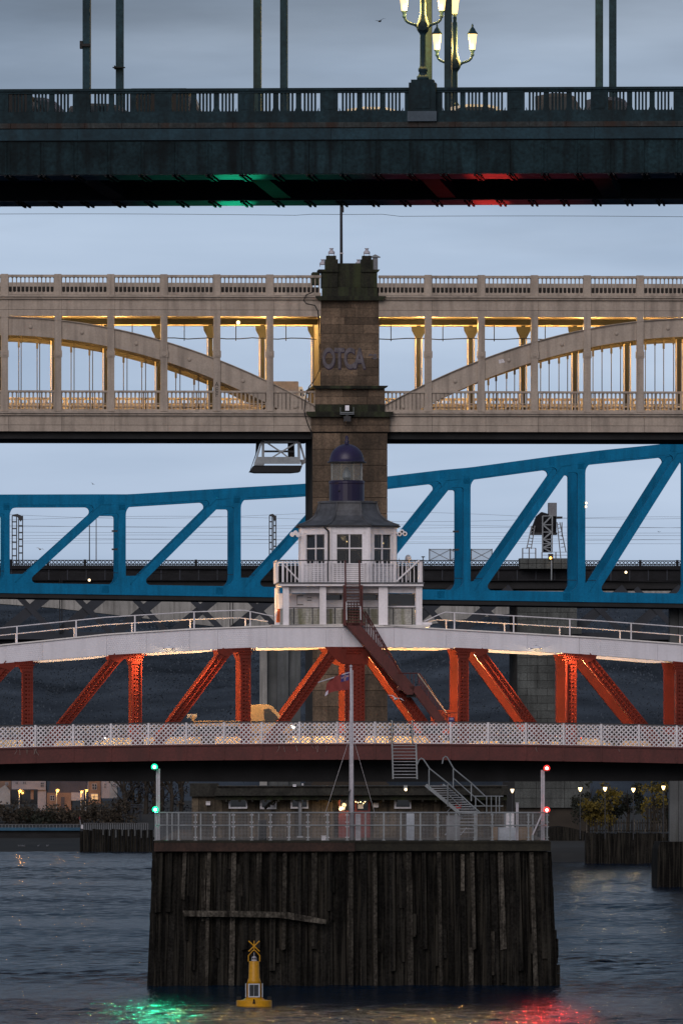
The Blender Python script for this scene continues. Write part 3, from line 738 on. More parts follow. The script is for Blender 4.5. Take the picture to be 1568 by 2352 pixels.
MB().prism([P2(310,290), P2(400,290), P2(310,560), P2(200,850), P2(195,850), P2(300,540)], 1.6, 1.75).build('hanger_arm', m_black, t)
MB().prism([P2(1165,640), P2(1180,700), P2(1110,740), P2(1085,640)], 1.2, 1.6).build('end_plate', m_grey, t)
for x in (460, 980): MB().box(P2(x-40,0)[0], P2(x+40,0)[0], .6, .9, P2(0,300)[1], P2(0,230)[1]).build('trolley', m_ked, t)
# coach body showing over the lower parapet
t = boxvan('white high-roofed lorry body lit yellow behind the lower iron arch', 655, 6.0, 2.6, Z(877, 6)-Z(946), HL, Z(946), m_render, m_cars[3])
# ------------------------------------------------------------------ blue girder bridge
f = QE
qe = thing('girder_bridge', 'bright blue steel truss bridge behind the stone pier', 'bridge', f, uvz=(0,0,0))
QT = [(-140,1137),(0,1137),(225,1136),(295,1136),(485,1124),(565,1119),(700,1111),(889,1094),(1014,1079),(1079,1073),(1274,1046),(1379,1033),(1534,1017),(1568,1012),(1720,985)]
def qt(x): return interp(QT, x)
def qtl(x): return qt(x)+24+max(0, (x-500)/1000*2)
def qb(x): return 1339+.0150*x
def qbl(x): return 1363+.0145*x
QV = [(-248, 17), (16, 13), (280.5, 17), (545, 16.5), (809, 16.5), (1072, 17), (1335, 18), (1599, 19)]
def blue_truss(v0, v1, dv):
    xs = [x for x in range(-130, 1700, 20)]
    p = lambda x, y: (U(x), Z(y))
    MB().strip([p(x, qt(x)) for x in xs], [p(x, qtl(x)) for x in xs], v0, v1).build('top_chord', m_blue, qe)
    MB().strip([p(x, qb(x)) for x in xs], [p(x, qbl(x)) for x in xs], v0+dv, v1-dv).build('bottom_chord', m_blue, qe)
    def fillet(mb, C, d1, d2, r):
        a1, a2 = Vector(d1).normalized(), Vector(d2).normalized()
        cosA = a1.dot(a2); half = math.acos(max(-1, min(1, cosA)))/2; t_ = r/math.tan(half)
        cen = Vector(C) + (a1+a2).normalized()*(r/math.sin(half)); A = Vector(C)+a1*t_; Bp = Vector(C)+a2*t_
        s = (A-cen).angle_signed(Bp-cen) if False else 0
        va, vb = A-cen, Bp-cen; ang0 = math.atan2(va.y, va.x); ang1 = math.atan2(vb.y, vb.x); da = (ang1-ang0+math.pi) % (2*math.pi)-math.pi
        arc = [(cen.x+r*math.cos(ang0+da*i/6), cen.y+r*math.sin(ang0+da*i/6)) for i in range(7)]
        mb.prism([p(*Vector(C)), *[p(*q) for q in arc]], v0+.01, v1-.01)
    for i, (c, w_) in enumerate(QV):
        yt, yb = qtl(c), qb(c)
        MB().prism([p(c-w_/2, yt-3), p(c+w_/2+(4 if v0 > 1 else 0), yt-3), p(c+w_/2+(4 if v0 > 1 else 0), yb+3), p(c-w_/2, yb+3)], v0+.03, v1-.03).build('vertical', m_blue, qe)
        if i+1 < len(QV):
            c2, w2 = QV[i+1]
            tx, ty_ = c2-30, qtl(c2-30)-6                     # top node of the diagonal, left of the next vertical
            bx, by = c+26, qb(c)+4
            dw = 17.5
            MB().bar(p(bx, by), p(tx, ty_), f.m(dw), v0+.05, v1-.05).build('diagonal', m_blue, qe)
            d = Vector((tx-bx, ty_-by)).normalized(); nrm = Vector((-d.y, d.x))           # picture units, y down
            if nrm.y > 0: nrm = -nrm
            up0 = Vector((bx, by))+nrm*dw/2; dn0 = Vector((bx, by))-nrm*dw/2
            def at_y(o, y): return o + d*((y-o.y)/d.y)
            def at_x(o, x): return o + d*((x-o.x)/d.x)
            mb = MB()
            st = (qtl(c2)-qtl(c))/(c2-c)
            fillet(mb, (c+w_/2, qtl(c+w_/2)), (0,1), (1,st), 24)                        # top left of the upper opening
            q_ = at_y(up0, qtl(tx)); q_ = Vector((q_.x, qtl(q_.x)))
            fillet(mb, q_, (-1,-st), -d, 10)                                              # top right
            q2 = at_x(up0, c+w_/2); bot = qb(c)-20
            qq = at_y(up0, bot)
            mb.prism([p(c+w_/2, bot), p(qq.x, bot), p(*at_y(up0, qb(c)+2)), p(c+w_/2, qb(c)+2)], v0+.012, v1-.012)
            fillet(mb, (qq.x, bot), d, (-1,0), 10); 
            topb = qtl(c2)+20
            q3 = at_y(dn0, topb)
            mb.prism([p(c2-w2/2, topb), p(q3.x, topb), p(*at_y(dn0, qtl(c2)-2)), p(c2-w2/2, qtl(c2)-2)], v0+.014, v1-.014)
            fillet(mb, (c2-w2/2, topb), (-1,0), (0,1), 5); fillet(mb, (q3.x, topb), (1,0), -d, 12)
            fillet(mb, (c2-w2/2, qb(c2)), (0,-1), (-1,0), 24)                             # bottom right
            q4 = at_y(dn0, qb(bx)); fillet(mb, (q4.x, qb(q4.x)), (1,0), d, 9)
            mb.build_each('gusset_plate', m_blue, qe)
blue_truss(0, .75, .02); blue_truss(8.6, 9.3, .02)
xs = range(-130, 1700, 60)
MB().strip([(U(x), Z(qbl(x)+.3)) for x in xs], [(U(x), Z(qbl(x)+10)) for x in xs], .12, 9.1).build('deck_plate', m_black, qe)
MB().strip([(U(x), Z(qb(x)+6)) for x in xs], [(U(x), Z(qbl(x)+.3)) for x in xs], .8, 8.5).build('track_slab', m_black, qe)
mb = MB()
for x in (1328, 1478, 1586): pass
MB().strip([(U(x), Z(qb(x)-28)) for x in xs], [(U(x), Z(qb(x)-26.8)) for x in xs], 1.6, 1.64).build('walkway_rail', m_black, qe)
# bolt patches on the chords
mb = MB()
def patch(x, y, nx, ny, sp=2.4):
    for i in range(nx):
        for j in range(ny):
            a, b = U(x+(i-nx/2)*sp), Z(y+(j-ny/2)*sp); r = .03
            mb.add([(a-r,0,b-r),(a+r,0,b-r),(a+r,0,b+r),(a-r,0,b+r),(a,-.03,b)], [(0,1,4),(1,2,4),(2,3,4),(3,0,4)])
for x in (233, 497, 1018, 1268, 1382, 1545): patch(x, qt(x)+13, 6, 8)
for x in (281, 545, 1072, 1335, 16): patch(x, qtl(x)+4, 6, 7)
for x in (243, 505, 1013, 1302): patch(x, qb(x)+12, 7, 7)
mb.build('bolts', m_blue, qe, kind='stuff')
for x in (262, 1046):
    for y in (1220, 1262): MB().box(U(x)-.15, U(x)+.3, .75, .9, Z(y+2), Z(y-2)).build('cable_clip', m_dkmetal, qe)
# concrete pier of the blue bridge at the right edge
t = thing('concrete_pier', 'pale concrete pier on a dark base at the lower right edge', 'bridge pier', f, uvz=(0,0,0))
MB().box(U(1546), U(1566), 3, 3.9, Z(1936), Z(1395)).box(U(1566.4), U(1584), 2.6, 3.9, Z(1936), Z(1395)).box(U(1584.4), U(1640), 2.2, 4, Z(1936), Z(1395)).build('shaft', m_concd, t)
MB().prism([(U(1520), Z(1935)), (U(1660), Z(1935)), (U(1660), -.5), (U(1512), -.5), (U(1514), Z(1950))], 1.2, 6).build('base', m_timber, t)

# ------------------------------------------------------------------ dark lattice railway bridge behind
f = KE
ke = thing('lattice_bridge', 'dark railway bridge with lattice parapet and crossed girder bracing behind the blue truss', 'bridge', f, uvz=(0,0,0))
def kb(n, mat, a, b, y0, y1, zt, zb): return MB().box(U(a), U(b), y0, y1, Z(zb), Z(zt)).build(n, mat, ke)
kb('parapet_rail', m_ked, -230, 1830, 0, .15, 1286.5, 1288.5); kb('parapet_rail', m_ked, -230, 1830, 0, .15, 1295.5, 1297.5); kb('parapet_rail', m_ked, -230, 1830, 0, .15, 1303.5, 1305.5)
for k in range(-2, 22):
    mb = MB(); a = -60+85*k
    for i in range(10):
        x = a+8.5*i
        for ya, yb in ((1287.5, 1296.5), (1296.5, 1304.5)):
            mb.bar((U(x), Z(ya)), (U(x+8.5), Z(yb)), .07, .02, .06); mb.bar((U(x), Z(yb)), (U(x+8.5), Z(ya)), .07, .07, .11)
    mb.box(U(a)-.12, U(a)+.12, -.05, .2, Z(1306), Z(1285.5)); mb.build('lattice_panel', m_ked, ke)
kb('top_chord', m_ked, -230, 1830, -.2, .6, 1306, 1334)
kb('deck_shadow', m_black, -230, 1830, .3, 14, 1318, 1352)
kb('deck_ledge', m_ked, -230, 1830, -.5, .2, 1305.5, 1308)
kb('far_parapet', m_ked, -230, 1830, 13, 13.2, 1294, 1318)
kb('bottom_chord', m_ke, -230, 1188, -.3, .6, 1453, 1469); kb('bottom_chord', m_ke, 1320, 1830, -.3, .6, 1453, 1469)
kb('lower_soffit', m_black, -230, 1830, .7, 13, 1466, 1482)
mb = MB()
for k in range(-4, 44): x = U(-60+43*k); mb.box(x-.06, x+.06, -.28, -.2, Z(1333), Z(1307))
mb.build_each('stiffener', m_ke, ke)
for k in range(-4, 15):
    x = 6+130.5*k
    if 1180 < x+60 < 1325: continue
    MB().bar((U(x), Z(1454)), (U(x+124), Z(1351)), .95, -.1, .5).build('thick_brace', m_ke, ke)
    MB().bar((U(x+118), Z(1454)), (U(x+17), Z(1351)), .55, -.32, -.12).build('thin_brace', m_ke, ke)
for x in (137, 142, 528, 534): kb('drain_pipe', m_black, x-1, x+1, -.6, -.4, 1330, 1455)
# masonry pier of the lattice bridge
t = thing('masonry_pier', 'broad grey masonry pier of the lattice bridge, right of centre', 'bridge pier', f, uvz=(0,0,0))
MB().box(U(1188), U(1320), -1.2, 12, -1, Z(1388)).build('core_wall', m_mortar, t)
yy = 1390; k = 0
while yy < 1680:
    n = 3; off = .5 if k % 2 else 0
    cuts = [1185]+[1185+137*(i+off)/n for i in range(0 if off else 1, n)]+[1322]
    for a, b in zip(cuts, cuts[1:]): MB().box(U(a)+.015, U(b)-.015, -1.6-rs.uniform(0,.06), -1.1, Z(yy+17)+.015, Z(yy)).build('stone', m_kestone, t)
    yy += 17.4; k += 1
MB().box(U(1187), U(1330), -3.0, -1.7, Z(1457), Z(1440)).build('ledge', m_kestone, t)
MB().box(U(1176), U(1349), -3, 14, -1, Z(1798)).build('footing_core', m_mortar, t)
yy = 1700; k = 0
while yy < 1850:
    for a, b in ((1176, 1225), (1225, 1290), (1290, 1349)): MB().box(U(a)+.02, U(b)-.02, -3.4-rs.uniform(0,.06), -2.9, Z(yy+22)+.02, Z(yy)).build('stone', m_kestone, t)
    yy += 22.3
MB().prism([(U(1225), -1), (U(1227), Z(1908)), (U(1250), Z(1899)), (U(1275), Z(1897)), (U(1300), Z(1902)), (U(1340), Z(1913)), (U(1347), Z(1930)), (U(1349), -1)], -11, -4).build('cutwater', m_timber, t)
# masts and crane on the lattice bridge
def gantry(label, px, w_, top, v):
    t = thing('signal_gantry', label, 'gantry', f, px, 1287, v, group='overhead line gantries on the lattice bridge'); ORG[t.name] = (0,0,0); q = f.m(1)
    h = (1287-top)*q
    for x in (-w_/2, -w_*.08, w_*.12, w_/2): MB().box(x*q-.05, x*q+.05, -.05, .05, -.5, h-2*q).build('upright', m_dkmetal, t)
    for k in range(6): MB().box(-w_/2*q, -w_*.08*q, -.04, .04, h*(.08+k*.15), h*(.08+k*.15)+.12).box(w_*.12*q, w_/2*q, -.04, .04, h*(.14+k*.15), h*(.14+k*.15)+.14).build('rung', m_dkmetal, t)
    MB().prism([(-w_*.5*q, h-3*q), (-w_*.5*q, h), (0, h+2*q), (w_*.45*q, h-3*q), (w_*.55*q, h-9*q), (w_*.3*q, h-16*q), (0, h-5*q)], -.2, .2).build('head_frame', m_dkmetal, t)
gantry('wider black signal gantry at far left of the lattice bridge', 40, 24, 1183, 2)
gantry('narrow black signal gantry just left of the control cabin', 626, 15, 1182, 2)
for lab, px in (('thin dark pole standing left of a pale pole on the lattice bridge', 205.5), ('thin pale pole with bright tip on the lattice bridge', 221)):
    t = thing('pole', lab, 'pole', f, px, 1290, 3); ORG[t.name] = (0,0,0)
    MB().tube([(0,0,0), (0,0,f.m(150))], [.06,.04], 5).build('shaft', m_dkmetal if px < 210 else m_grey, t)
    if px > 210: MB().box(-.07,.07,-.07,.07,f.m(104),f.m(126)).build('bright_sleeve', m_pole, t)
t = thing('overhead_wires', 'bundle of thin railway overhead wires behind the blue truss', 'wires', f, uvz=(0,0,0))
for y, dy in ((1181,8),(1190,6),(1206,3),(1210,2),(1219,1),(1228,2),(1236,1),(1240,3),(1246,0)):
    MB().tube([(U(x), 4+y % 5, Z(y+dy*math.sin(x/180+y))) for x in range(-40, 1640, 60)], .014, 3).build('line', m_grey, t)
t = thing('lattice_mast', 'grey steel lattice tower with lift cage and ladders on a stone block', 'tower', f, uvz=(0,0,0))
X = lambda x: U((1480+x/5.6)/1.27551)
Y = lambda y: Z((1440+y/5.6)/1.27551)
MB().box(X(600), X(745), -.5, -.3, Y(1000), Y(410)).build('x', m_ked, t).name = 'shaft_back'
for x in (597, 755): MB().box(X(x-10), X(x+10), -1, -.8, Y(1000), Y(400)).build('upright', m_galv, t)
zz = [400, 545, 665, 785, 855, 920, 1000]
for i, (a, b) in enumerate(zip(zz, zz[1:])):
    p, q_ = ((605, b), (745, a)) if i % 2 == 0 else ((605, a), (745, b))
    MB().bar((X(p[0]), Y(p[1])), (X(q_[0]), Y(q_[1])), .14, -.95, -.85).build('brace', m_galv, t)
    MB().box(X(600), X(752), -1, -.9, Y(a+7), Y(a-7)).build('strut', m_galv, t)
MB().box(X(710), X(840), -.2, 1.4, Y(400), Y(180)).build('upper_cage', m_grey, t)
MB().prism([(X(470), Y(700)), (X(840), Y(700)), (X(840), Y(400)), (X(600), Y(330)), (X(520), Y(400)), (X(430), Y(640))], .2, 2).build('lift_cage', m_ked, t)
MB().box(X(430), X(850), 0, 2, Y(705), Y(670)).box(X(830), X(935), 0, 1.5, Y(435), Y(405)).build('platform', m_dkmetal, t)
for a, b, c in ((430, 345, 940), (480, 420, 940), (845, 905, 1090), (890, 990, 990), (925, 925, 740)):
    MB().bar((X(a), Y(500 if a > 800 else 560)), (X(b), Y(c)), .10, -.2, -.1).build('ladder_rail', m_grey, t)
for k in range(7):
    MB().bar((X(425-12*k), Y(600+52*k)), (X(478-9*k), Y(612+52*k)), .07, -.2, -.12).build('rung', m_grey, t)
    MB().bar((X(850+10*k), Y(540+62*k)), (X(897+14*k), Y(530+62*k)), .07, -.2, -.12).build('rung', m_grey, t)
for x0, x1, y0, y1 in ((268, 482, 930, 1095), (585, 1040, 995, 1095)):
    mb = MB()
    for x in (x0, (x0+x1)/2, x1): mb.box(X(x)-.06, X(x)+.06, -1.2, -1.1, Y(y1), Y(y0))
    for y in (y0, (y0+y1)/2): mb.box(X(x0), X(x1), -1.2, -1.1, Y(y+4), Y(y-4))
    mb.build('guard_rail', m_grey, t)
for j in range(2):
    for i in range(6): MB().box(X(220+i*135)+.02, X(220+(i+1)*135)-.02, -1.6-rs.uniform(0,.1), 1, Y(1180+j*88), Y(1097+j*88)).build('stone', m_kestone, t)
MB().box(X(722), X(740), -2, -1.7, Y(1460), Y(1130)).box(X(1020), X(1034), -2, -1.7, Y(1470), Y(1100)).build('post', m_galv, t)
MB().ball((X(716), -2, Y(1093)), .12).build('orange_lamp', e_sod, t); MB().box(X(680), X(760), -1.9, -1.6, Y(1120), Y(1025)).build('signal_box', m_dkmetal, t)
t = thing('mesh_fence', 'grey mesh screen fence with crossed braces standing on the lattice bridge parapet', 'fence', f, uvz=(0,0,0))
for k in range(3):
    a = 986+48*k; mb = MB()
    for x in (a, a+48): mb.box(U(x)-.05, U(x)+.05, .3, .4, Z(1288), Z(1260))
    mb.box(U(a), U(a+48), .3, .4, Z(1262), Z(1260.5)).bar((U(a), Z(1287)), (U(a+48), Z(1262)), .07, .3, .36).bar((U(a), Z(1262)), (U(a+48), Z(1287)), .07, .36, .42)
    for i in range(1, 24): mb.box(U(a+2*i)-.018, U(a+2*i)+.018, .42, .45, Z(1287), Z(1261))
    mb.build('fence_panel', m_grey, t)
for lab, x, y in (('upper of two small white lamps beside the blue vertical at right', 1345.5, 1154.5), ('lower of two small white lamps beside the blue vertical at right', 1345, 1163)):
    t = thing('wall_lamp', lab, 'lamp', QE, x, y, -.3); ORG[t.name] = (0,0,0)
    MB().ball((0,0,0), .09).build('bulb', e_spot, t); MB().box(-.2, 0, -.03, .03, -.04, .04).build('arm', m_dkmetal, t)
for lab, x, y in (('small white lamp glowing behind the lattice parapet at left', 205, 1333), ('small white lamp glowing behind the lattice parapet at right', 1437, 1314)):
    t = thing('signal_lamp', lab, 'lamp', KE, x, y, -.5); ORG[t.name] = (0,0,0)
    MB().ball((0,0,0), .13).build('bulb', e_spot, t); MB().box(-.1, .1, .1, .25, -.2, .2).build('housing', m_dkmetal, t)

# ------------------------------------------------------------------ concrete bridge and wooded hillside farther back
f = RD = Frame(1300, 0)
t = thing('concrete_bridge', 'pale haunched concrete bridge seen through the dark bracing', 'bridge', f, uvz=(0,0,0))
low = [(-260,1378),(-80,1382),(0,1387),(130,1397),(414,1430),(520,1442),(640,1447),(800,1446),(974,1436),(1100,1418),(1240,1402),(1500,1385),(1650,1378),(1900,1376)]
for a in range(-244, 1824, 46):
    MB().prism([(U(a)+.02, Z(1338)), (U(a+46)-.02, Z(1338)), (U(a+46)-.02, Z(interp(low, a+46))), (U(a)+.02, Z(interp(low, a)))], 0, .5).build('fascia_panel', m_conc, t)
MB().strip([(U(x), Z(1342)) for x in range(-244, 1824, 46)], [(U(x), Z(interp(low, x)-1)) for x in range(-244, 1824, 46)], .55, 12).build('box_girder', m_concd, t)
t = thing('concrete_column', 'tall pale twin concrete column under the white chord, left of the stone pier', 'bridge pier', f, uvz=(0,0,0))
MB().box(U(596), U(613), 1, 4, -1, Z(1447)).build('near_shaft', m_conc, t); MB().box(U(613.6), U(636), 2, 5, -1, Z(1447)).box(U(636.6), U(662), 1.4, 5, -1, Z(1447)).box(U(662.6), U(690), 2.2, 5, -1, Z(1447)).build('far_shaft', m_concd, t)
# terrain behind everything
def terrain(name, label, mat, x0, x1, nx, y0, y1, ny, hfun):
    vs, fs = [], []
    for j in range(ny+1):
        for i in range(nx+1):
            x = x0+(x1-x0)*i/nx; y = y0+(y1-y0)*j/ny; vs.append((x, y, hfun(x, y)))
    for j in range(ny):
        for i in range(nx): a = j*(nx+1)+i; fs.append((a, a+1, a+nx+2, a+nx+1))
    return tag(MB().add(vs, fs).build(name, mat, smooth=True), label, kind='structure')
def hh(x, y):
    k = max(0, min(1, (y-1370)/300)); return -1+(40*k**.6)*(1+.10*math.sin(x*.05)+.05*math.sin(x*.13+y*.02)) if k > 0 else -1
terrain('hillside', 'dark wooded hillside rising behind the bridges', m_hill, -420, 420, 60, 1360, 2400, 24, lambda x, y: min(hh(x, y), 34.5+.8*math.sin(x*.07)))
rt = random.Random(11)
def leaf_cloud(mb, n, fn, s0, s1):
    for _ in range(n):
        c = Vector(fn()); s = rt.uniform(s0, s1)
        a = Vector((rt.gauss(0,1), rt.gauss(0,1), rt.gauss(0,1))).normalized(); b = a.orthogonal().normalized(); q = Matrix.Rotation(rt.uniform(0, 6.28), 3, a) @ b; r = a.cross(q)
        i = len(mb.v); mb.v += [tuple(c+q*s), tuple(c+r*s*.6), tuple(c-q*s), tuple(c-r*s*.6)]; mb.f.append((i, i+1, i+2, i+3))
mb = MB()
def wood():
    x = rt.uniform(-75, 75); y = rt.uniform(1385, 1640); k = (math.sin(x*.35+y*.2)+math.sin(x*.8-y*.11))*1.2
    return (x, y, max(-1, min(hh(x, y), 34.5)) + rt.uniform(0, 1)**.6*(3.4+k) - .5)
leaf_cloud(mb, 70000, wood, .07, .22)
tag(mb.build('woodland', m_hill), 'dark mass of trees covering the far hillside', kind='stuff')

# ------------------------------------------------------------------ far left bank
f = LB = Frame(1150, 0)
ZB = 2.2
def bank_h(x, y):
    if x < -6: return interp([(0, -.5), (1018, -.5), (1024, .02), (1058, 1.02), (1110, 2.1), (1130, 3.0), (2000, 3.2)], y)
    if x > 12: return interp([(0, -.5), (938, -.5), (941, 1.2), (1100, 2.0), (2000, 3.0)], y)
    return interp([(0, -.5), (1150, -.5), (1200, 2.0), (2000, 3.0)], y)
terrain('river_bank', 'dark muddy grass bank at the far side of the river', m_bank, -400, 400, 100, 930, 1410, 96, bank_h)
def A(x): return x/3.571
def B_(y): return 1764+y/3.571
def bx(t, n, m, x0, x1, y0, y1, v0=0, v1=5, lab=None): return MB().box(U(A(x0)), U(A(x1)), v0, v1, Z(B_(y1)), Z(B_(y0))).build(n, m, t, t, label=lab)
def house(label, px): return thing('house', label, 'house', f, uvz=(0,0,0))
def hwin(t, x0, x1, y0, y1, v=-.02, glass=m_glass, bars_=True):
    fr = MB().box(U(A(x0)), U(A(x1)), v-.05, v+.04, Z(B_(y1)), Z(B_(y0))).build('window', m_render, t, t)
    w_ = (x1-x0); m_ = 4
    xs = [(x0+m_, x0+w_/2-m_/2), (x0+w_/2+m_/2, x1-m_)]; ys = [(y0+m_, (y0+y1)/2-m_/2), ((y0+y1)/2+m_/2, y1-m_)]
    for a, b in xs:
        for c, d in ys: MB().box(U(A(a)), U(A(b)), v-.06, v-.045, Z(B_(d)), Z(B_(c))).build('pane', glass, fr, t)
t = house('white rendered house with dark carport, leftmost on the far bank', 0)
bx(t, 'wall', m_render, 95, 375, 0, 182); bx(t, 'wall', m_render, 308, 378, 182.5, 360, .3, 5); bx(t, 'carport', m_glass, 90, 306, 183, 300, .8, 5)
bx(t, 'fascia', m_slate, 93, 307, 176, 184, -.2, 0); hwin(t, 186, 216, 112, 134); hwin(t, 125, 150, 112, 136); hwin(t, 330, 362, 118, 160)
bx(t, 'pillar', m_brickw, 250, 275, 183, 260, .2, .7)
t = house('dark grey gabled house at the left picture edge on the far bank', 0)
bx(t, 'wall', m_brickw, -40, 88, 40, 300, 1, 5); MB().prism([(U(A(-50)), Z(B_(200))), (U(A(45)), Z(B_(140))), (U(A(85)), Z(B_(190))), (U(A(85)), Z(B_(300))), (U(A(-50)), Z(B_(300)))], -.5, .9).build('gable', m_grey, t); hwin(t, 40, 66, 118, 146, .98)
t = house('low house with wide dark slate roof and lamplit white wall on the far bank', 0)
MB().prism([(U(A(384)), Z(B_(250))), (U(A(420)), Z(B_(60))), (U(A(700)), Z(B_(60))), (U(A(728)), Z(B_(205)))], .4, 5).build('roof', m_slate, t)
bx(t, 'wall', m_brickw, 384, 584, 206, 360, .0, 5); bx(t, 'wall', m_render, 585, 690, 203, 268, -.3, 5); hwin(t, 410, 450, 226, 270, -.02)
bx(t, 'door', m_slate, 500, 530, 240, 330, -.08, 0)
t = house('tall brown brick house with a lit lower window on the far bank', 0)
bx(t, 'wall', m_brickw, 726, 826, -20, 300, 0, 5); bx(t, 'edge_trim', m_render, 719, 726, -20, 190, -.1, 5); hwin(t, 754, 795, 130, 182); hwin(t, 744, 806, 212, 264, -.02, e_win)
t = house('narrow white rendered house between two brown houses on the far bank', 0)
bx(t, 'wall', m_render, 827, 899, -20, 250, .2, 5); hwin(t, 852, 872, 126, 170, .18)
t = house('grey brown end house beside the bare trees on the far bank', 0)
bx(t, 'wall', m_grey, 900, 962, -20, 250, 0, 5); bx(t, 'edge_trim', m_render, 963, 990, -20, 160, .3, 5); hwin(t, 925, 950, 128, 160)
bx(t, 'shed_wall', m_render, 1015, 1045, 195, 280, 1, 2)
for lab, x, y, big in (('orange street lamp leftmost on the far bank', 172, 190, 1), ('orange street lamp on a full pole between the far houses', 478, 186, 1), ('orange street lamp in front of the low white wall', 676, 196, .8), ('small orange street lamp beside the tall brick house', 716, 186, .7)):
    t = thing('street_lamp', lab, 'street lamp', f, uvz=(U(A(x)), -3, Z(B_(y), -3)), group='orange street lamps on the far bank'); ORG[t.name] = (0,0,0)
    MB().tube([(-.05*big-.1,0,-6.0), (-.1,0,-.1), (0,0,.05)], [.07,.05,.05], 6).build('pole', m_grey, t)
    MB().box(-.25,.25,-.12,.12,.05,.12).build('hood', m_grey, t)
    MB().ball((0,0,-.02), .17*big).build('bulb', e_sod, t)
    lamp('lamp_light', 110*big, (1, .45, .10), t, t, (.0,-.35,-.25), r=.15)
def tree(label, fr, px, base, v, h, w_, mat, n, ls=(.12,.3), group=None, cat='tree', name='tree', low=.25):
    t = thing(name, label, cat, fr, uvz=(fr.u(px, v), v, base), group=group); ORG[t.name] = (0,0,0)
    tr = MB().tube([(0,0,-.3), (.05*w_,0,h*.35), (-.03*w_,0,h*.75)], [h*.028+.04, h*.02+.03, .03], 6)
    lim = []
    for k in range(9):
        a = rt.uniform(0, 6.28); z0 = h*rt.uniform(.2, .6); e = Vector((math.cos(a)*w_*rt.uniform(.25,.5), math.sin(a)*w_*.35, z0+h*rt.uniform(.15,.35)))
        tr.tube([(0,0,z0), tuple(e*.5+Vector((0,0,z0*.5))), tuple(e)], [h*.012+.02, .02+h*.006, .015], 4); lim.append(e)
    tr.build('trunk', m_bark, t)
    cl = [(rt.uniform(-.5,.5)*w_*(1-.3*abs(i/14-.4)), rt.uniform(-.4,.4)*w_, h*(low+(1-low)*rt.uniform(0,.95)), rt.uniform(.12,.26)*w_) for i in range(14)]
    mb = MB()
    def fn():
        c = rt.choice(cl); d = Vector((rt.gauss(0,1), rt.gauss(0,1), rt.gauss(0,.8))).normalized()*c[3]*rt.uniform(.5,1.05)
        return (c[0]+d.x, c[1]+d.y, max(.05, c[2]+d.z))
    leaf_cloud(mb, n, fn, *ls); mb.build('crown', mat, t)
    return t
for i, (x, v, h, w_, m_) in enumerate([(40,-9,4.0,5,m_leafb),(125,-10,3.4,4.5,m_leafb),(215,-9,3.3,4,m_leafb),(285,-10,2.8,4,m_leafd),(420,-8,2.4,4,m_leafb),(560,-8,3.0,4,m_leafb),(650,-9,4.0,4.5,m_leafb),(770,-9,4.2,5,m_leafb),(860,-8,4.6,4.6,m_leafb),(940,-9,4.0,4,m_leafb)]):
    tree(('leftmost brown twiggy bush on the far bank','brown bush below the leftmost orange lamp','low brown bush in front of the dark carport','dark low bush below the white house corner','low bush at the foot of the tall orange lamp pole','brown bush before the low slate-roofed house','twiggy bush below the lamplit white wall','tall twiggy bush before the brick house','tallest twiggy bush before the narrow white house','twiggy bush beside the timber staith')[i], f, A(x), 2.0, v-30, h*.55, w_*1.1, m_, 650, (.08,.22), 'bushes along the far bank', 'bush', 'bush', .08)
for i, x in enumerate((1010, 1075, 1130, 1190, 1260, 1320, 1400, 1480)):
    tree(('bare grey tree nearest the far houses','bare grey tree behind the timber staith','slim bare tree left of the green lamp post','bare tree just behind the green lamp post','bare tree right of the green lamp post','bare tree over the left railing corner','bare tree at the left end of the brown shed','bare tree mostly behind the brown shed')[i], f, A(x), 2.2, -14+(i%3), 8.5+rt.uniform(-1,1.5), 4, m_ke if i%2 else m_leafb, 420, (.06,.2), 'bare trees on the far bank', low=.1)
t = thing('timber_staith', 'dark braced timber staith standing on the far bank', 'jetty', f, uvz=(0,0,0))
for x in (985, 1060, 1130, 1200): MB().box(U(A(x))-.12, U(A(x))+.12, -34, -33.7, 1.2, Z(B_(295), -34)).build('post', m_ke, t)
for y in (300, 318): MB().box(U(A(975)), U(A(1210)), -34.2, -34, Z(B_(y+8), -34), Z(B_(y), -34)).build('beam', m_ke, t)
for p, q_ in (((1040,450),(1195,330)),((990,330),(1065,390))): MB().bar((U(A(p[0])), Z(B_(p[1]))), (U(A(q_[0])), Z(B_(q_[1]))), .2, -34.3, -34.1).build('brace', m_ke, t)
f = PN = Frame(1060, 0)
t = thing('pontoon', 'blue floating pontoon with a thin guard rail along the far bank', 'pontoon', f, uvz=(0,0,0))
MB().box(U(A(-60)), U(A(655)), 0, 2, Z(B_(516)), Z(B_(492))).build('deck', m_pontoon, t)
MB().box(U(A(-60)), U(A(655)), .4, 1.9, .6, Z(B_(517))).build('float', m_black, t)
mb = MB().box(U(A(-60)), U(A(655)), 0, .05, Z(B_(466)), Z(B_(463)))
for x in range(-40, 660, 28): mb.box(U(A(x))-.03, U(A(x))+.03, 0, .06, Z(B_(492)), Z(B_(463)))
mb.build('guard_rail', m_grey, t)
t = thing('marker_post', 'small white post with red top at the end of the blue pontoon', 'post', f, uvz=(0,0,0))
MB().box(U(A(664)), U(A(682)), -.2, .3, Z(B_(500)), Z(B_(468))).build('base_box', m_latt, t); MB().bar((U(A(662)), Z(B_(468))), (U(A(652)), Z(B_(402))), .12, 0, .1).build('staff', m_grey, t); MB().box(U(A(647)), U(A(658)), -.05, .15, Z(B_(425)), Z(B_(402))).build('red_top', m_flagr, t)
f = Frame(1023)
t = thing('pile_jetty', 'row of black timber piles with pale heads at the far left waterline', 'jetty', f, uvz=(0,0,0))
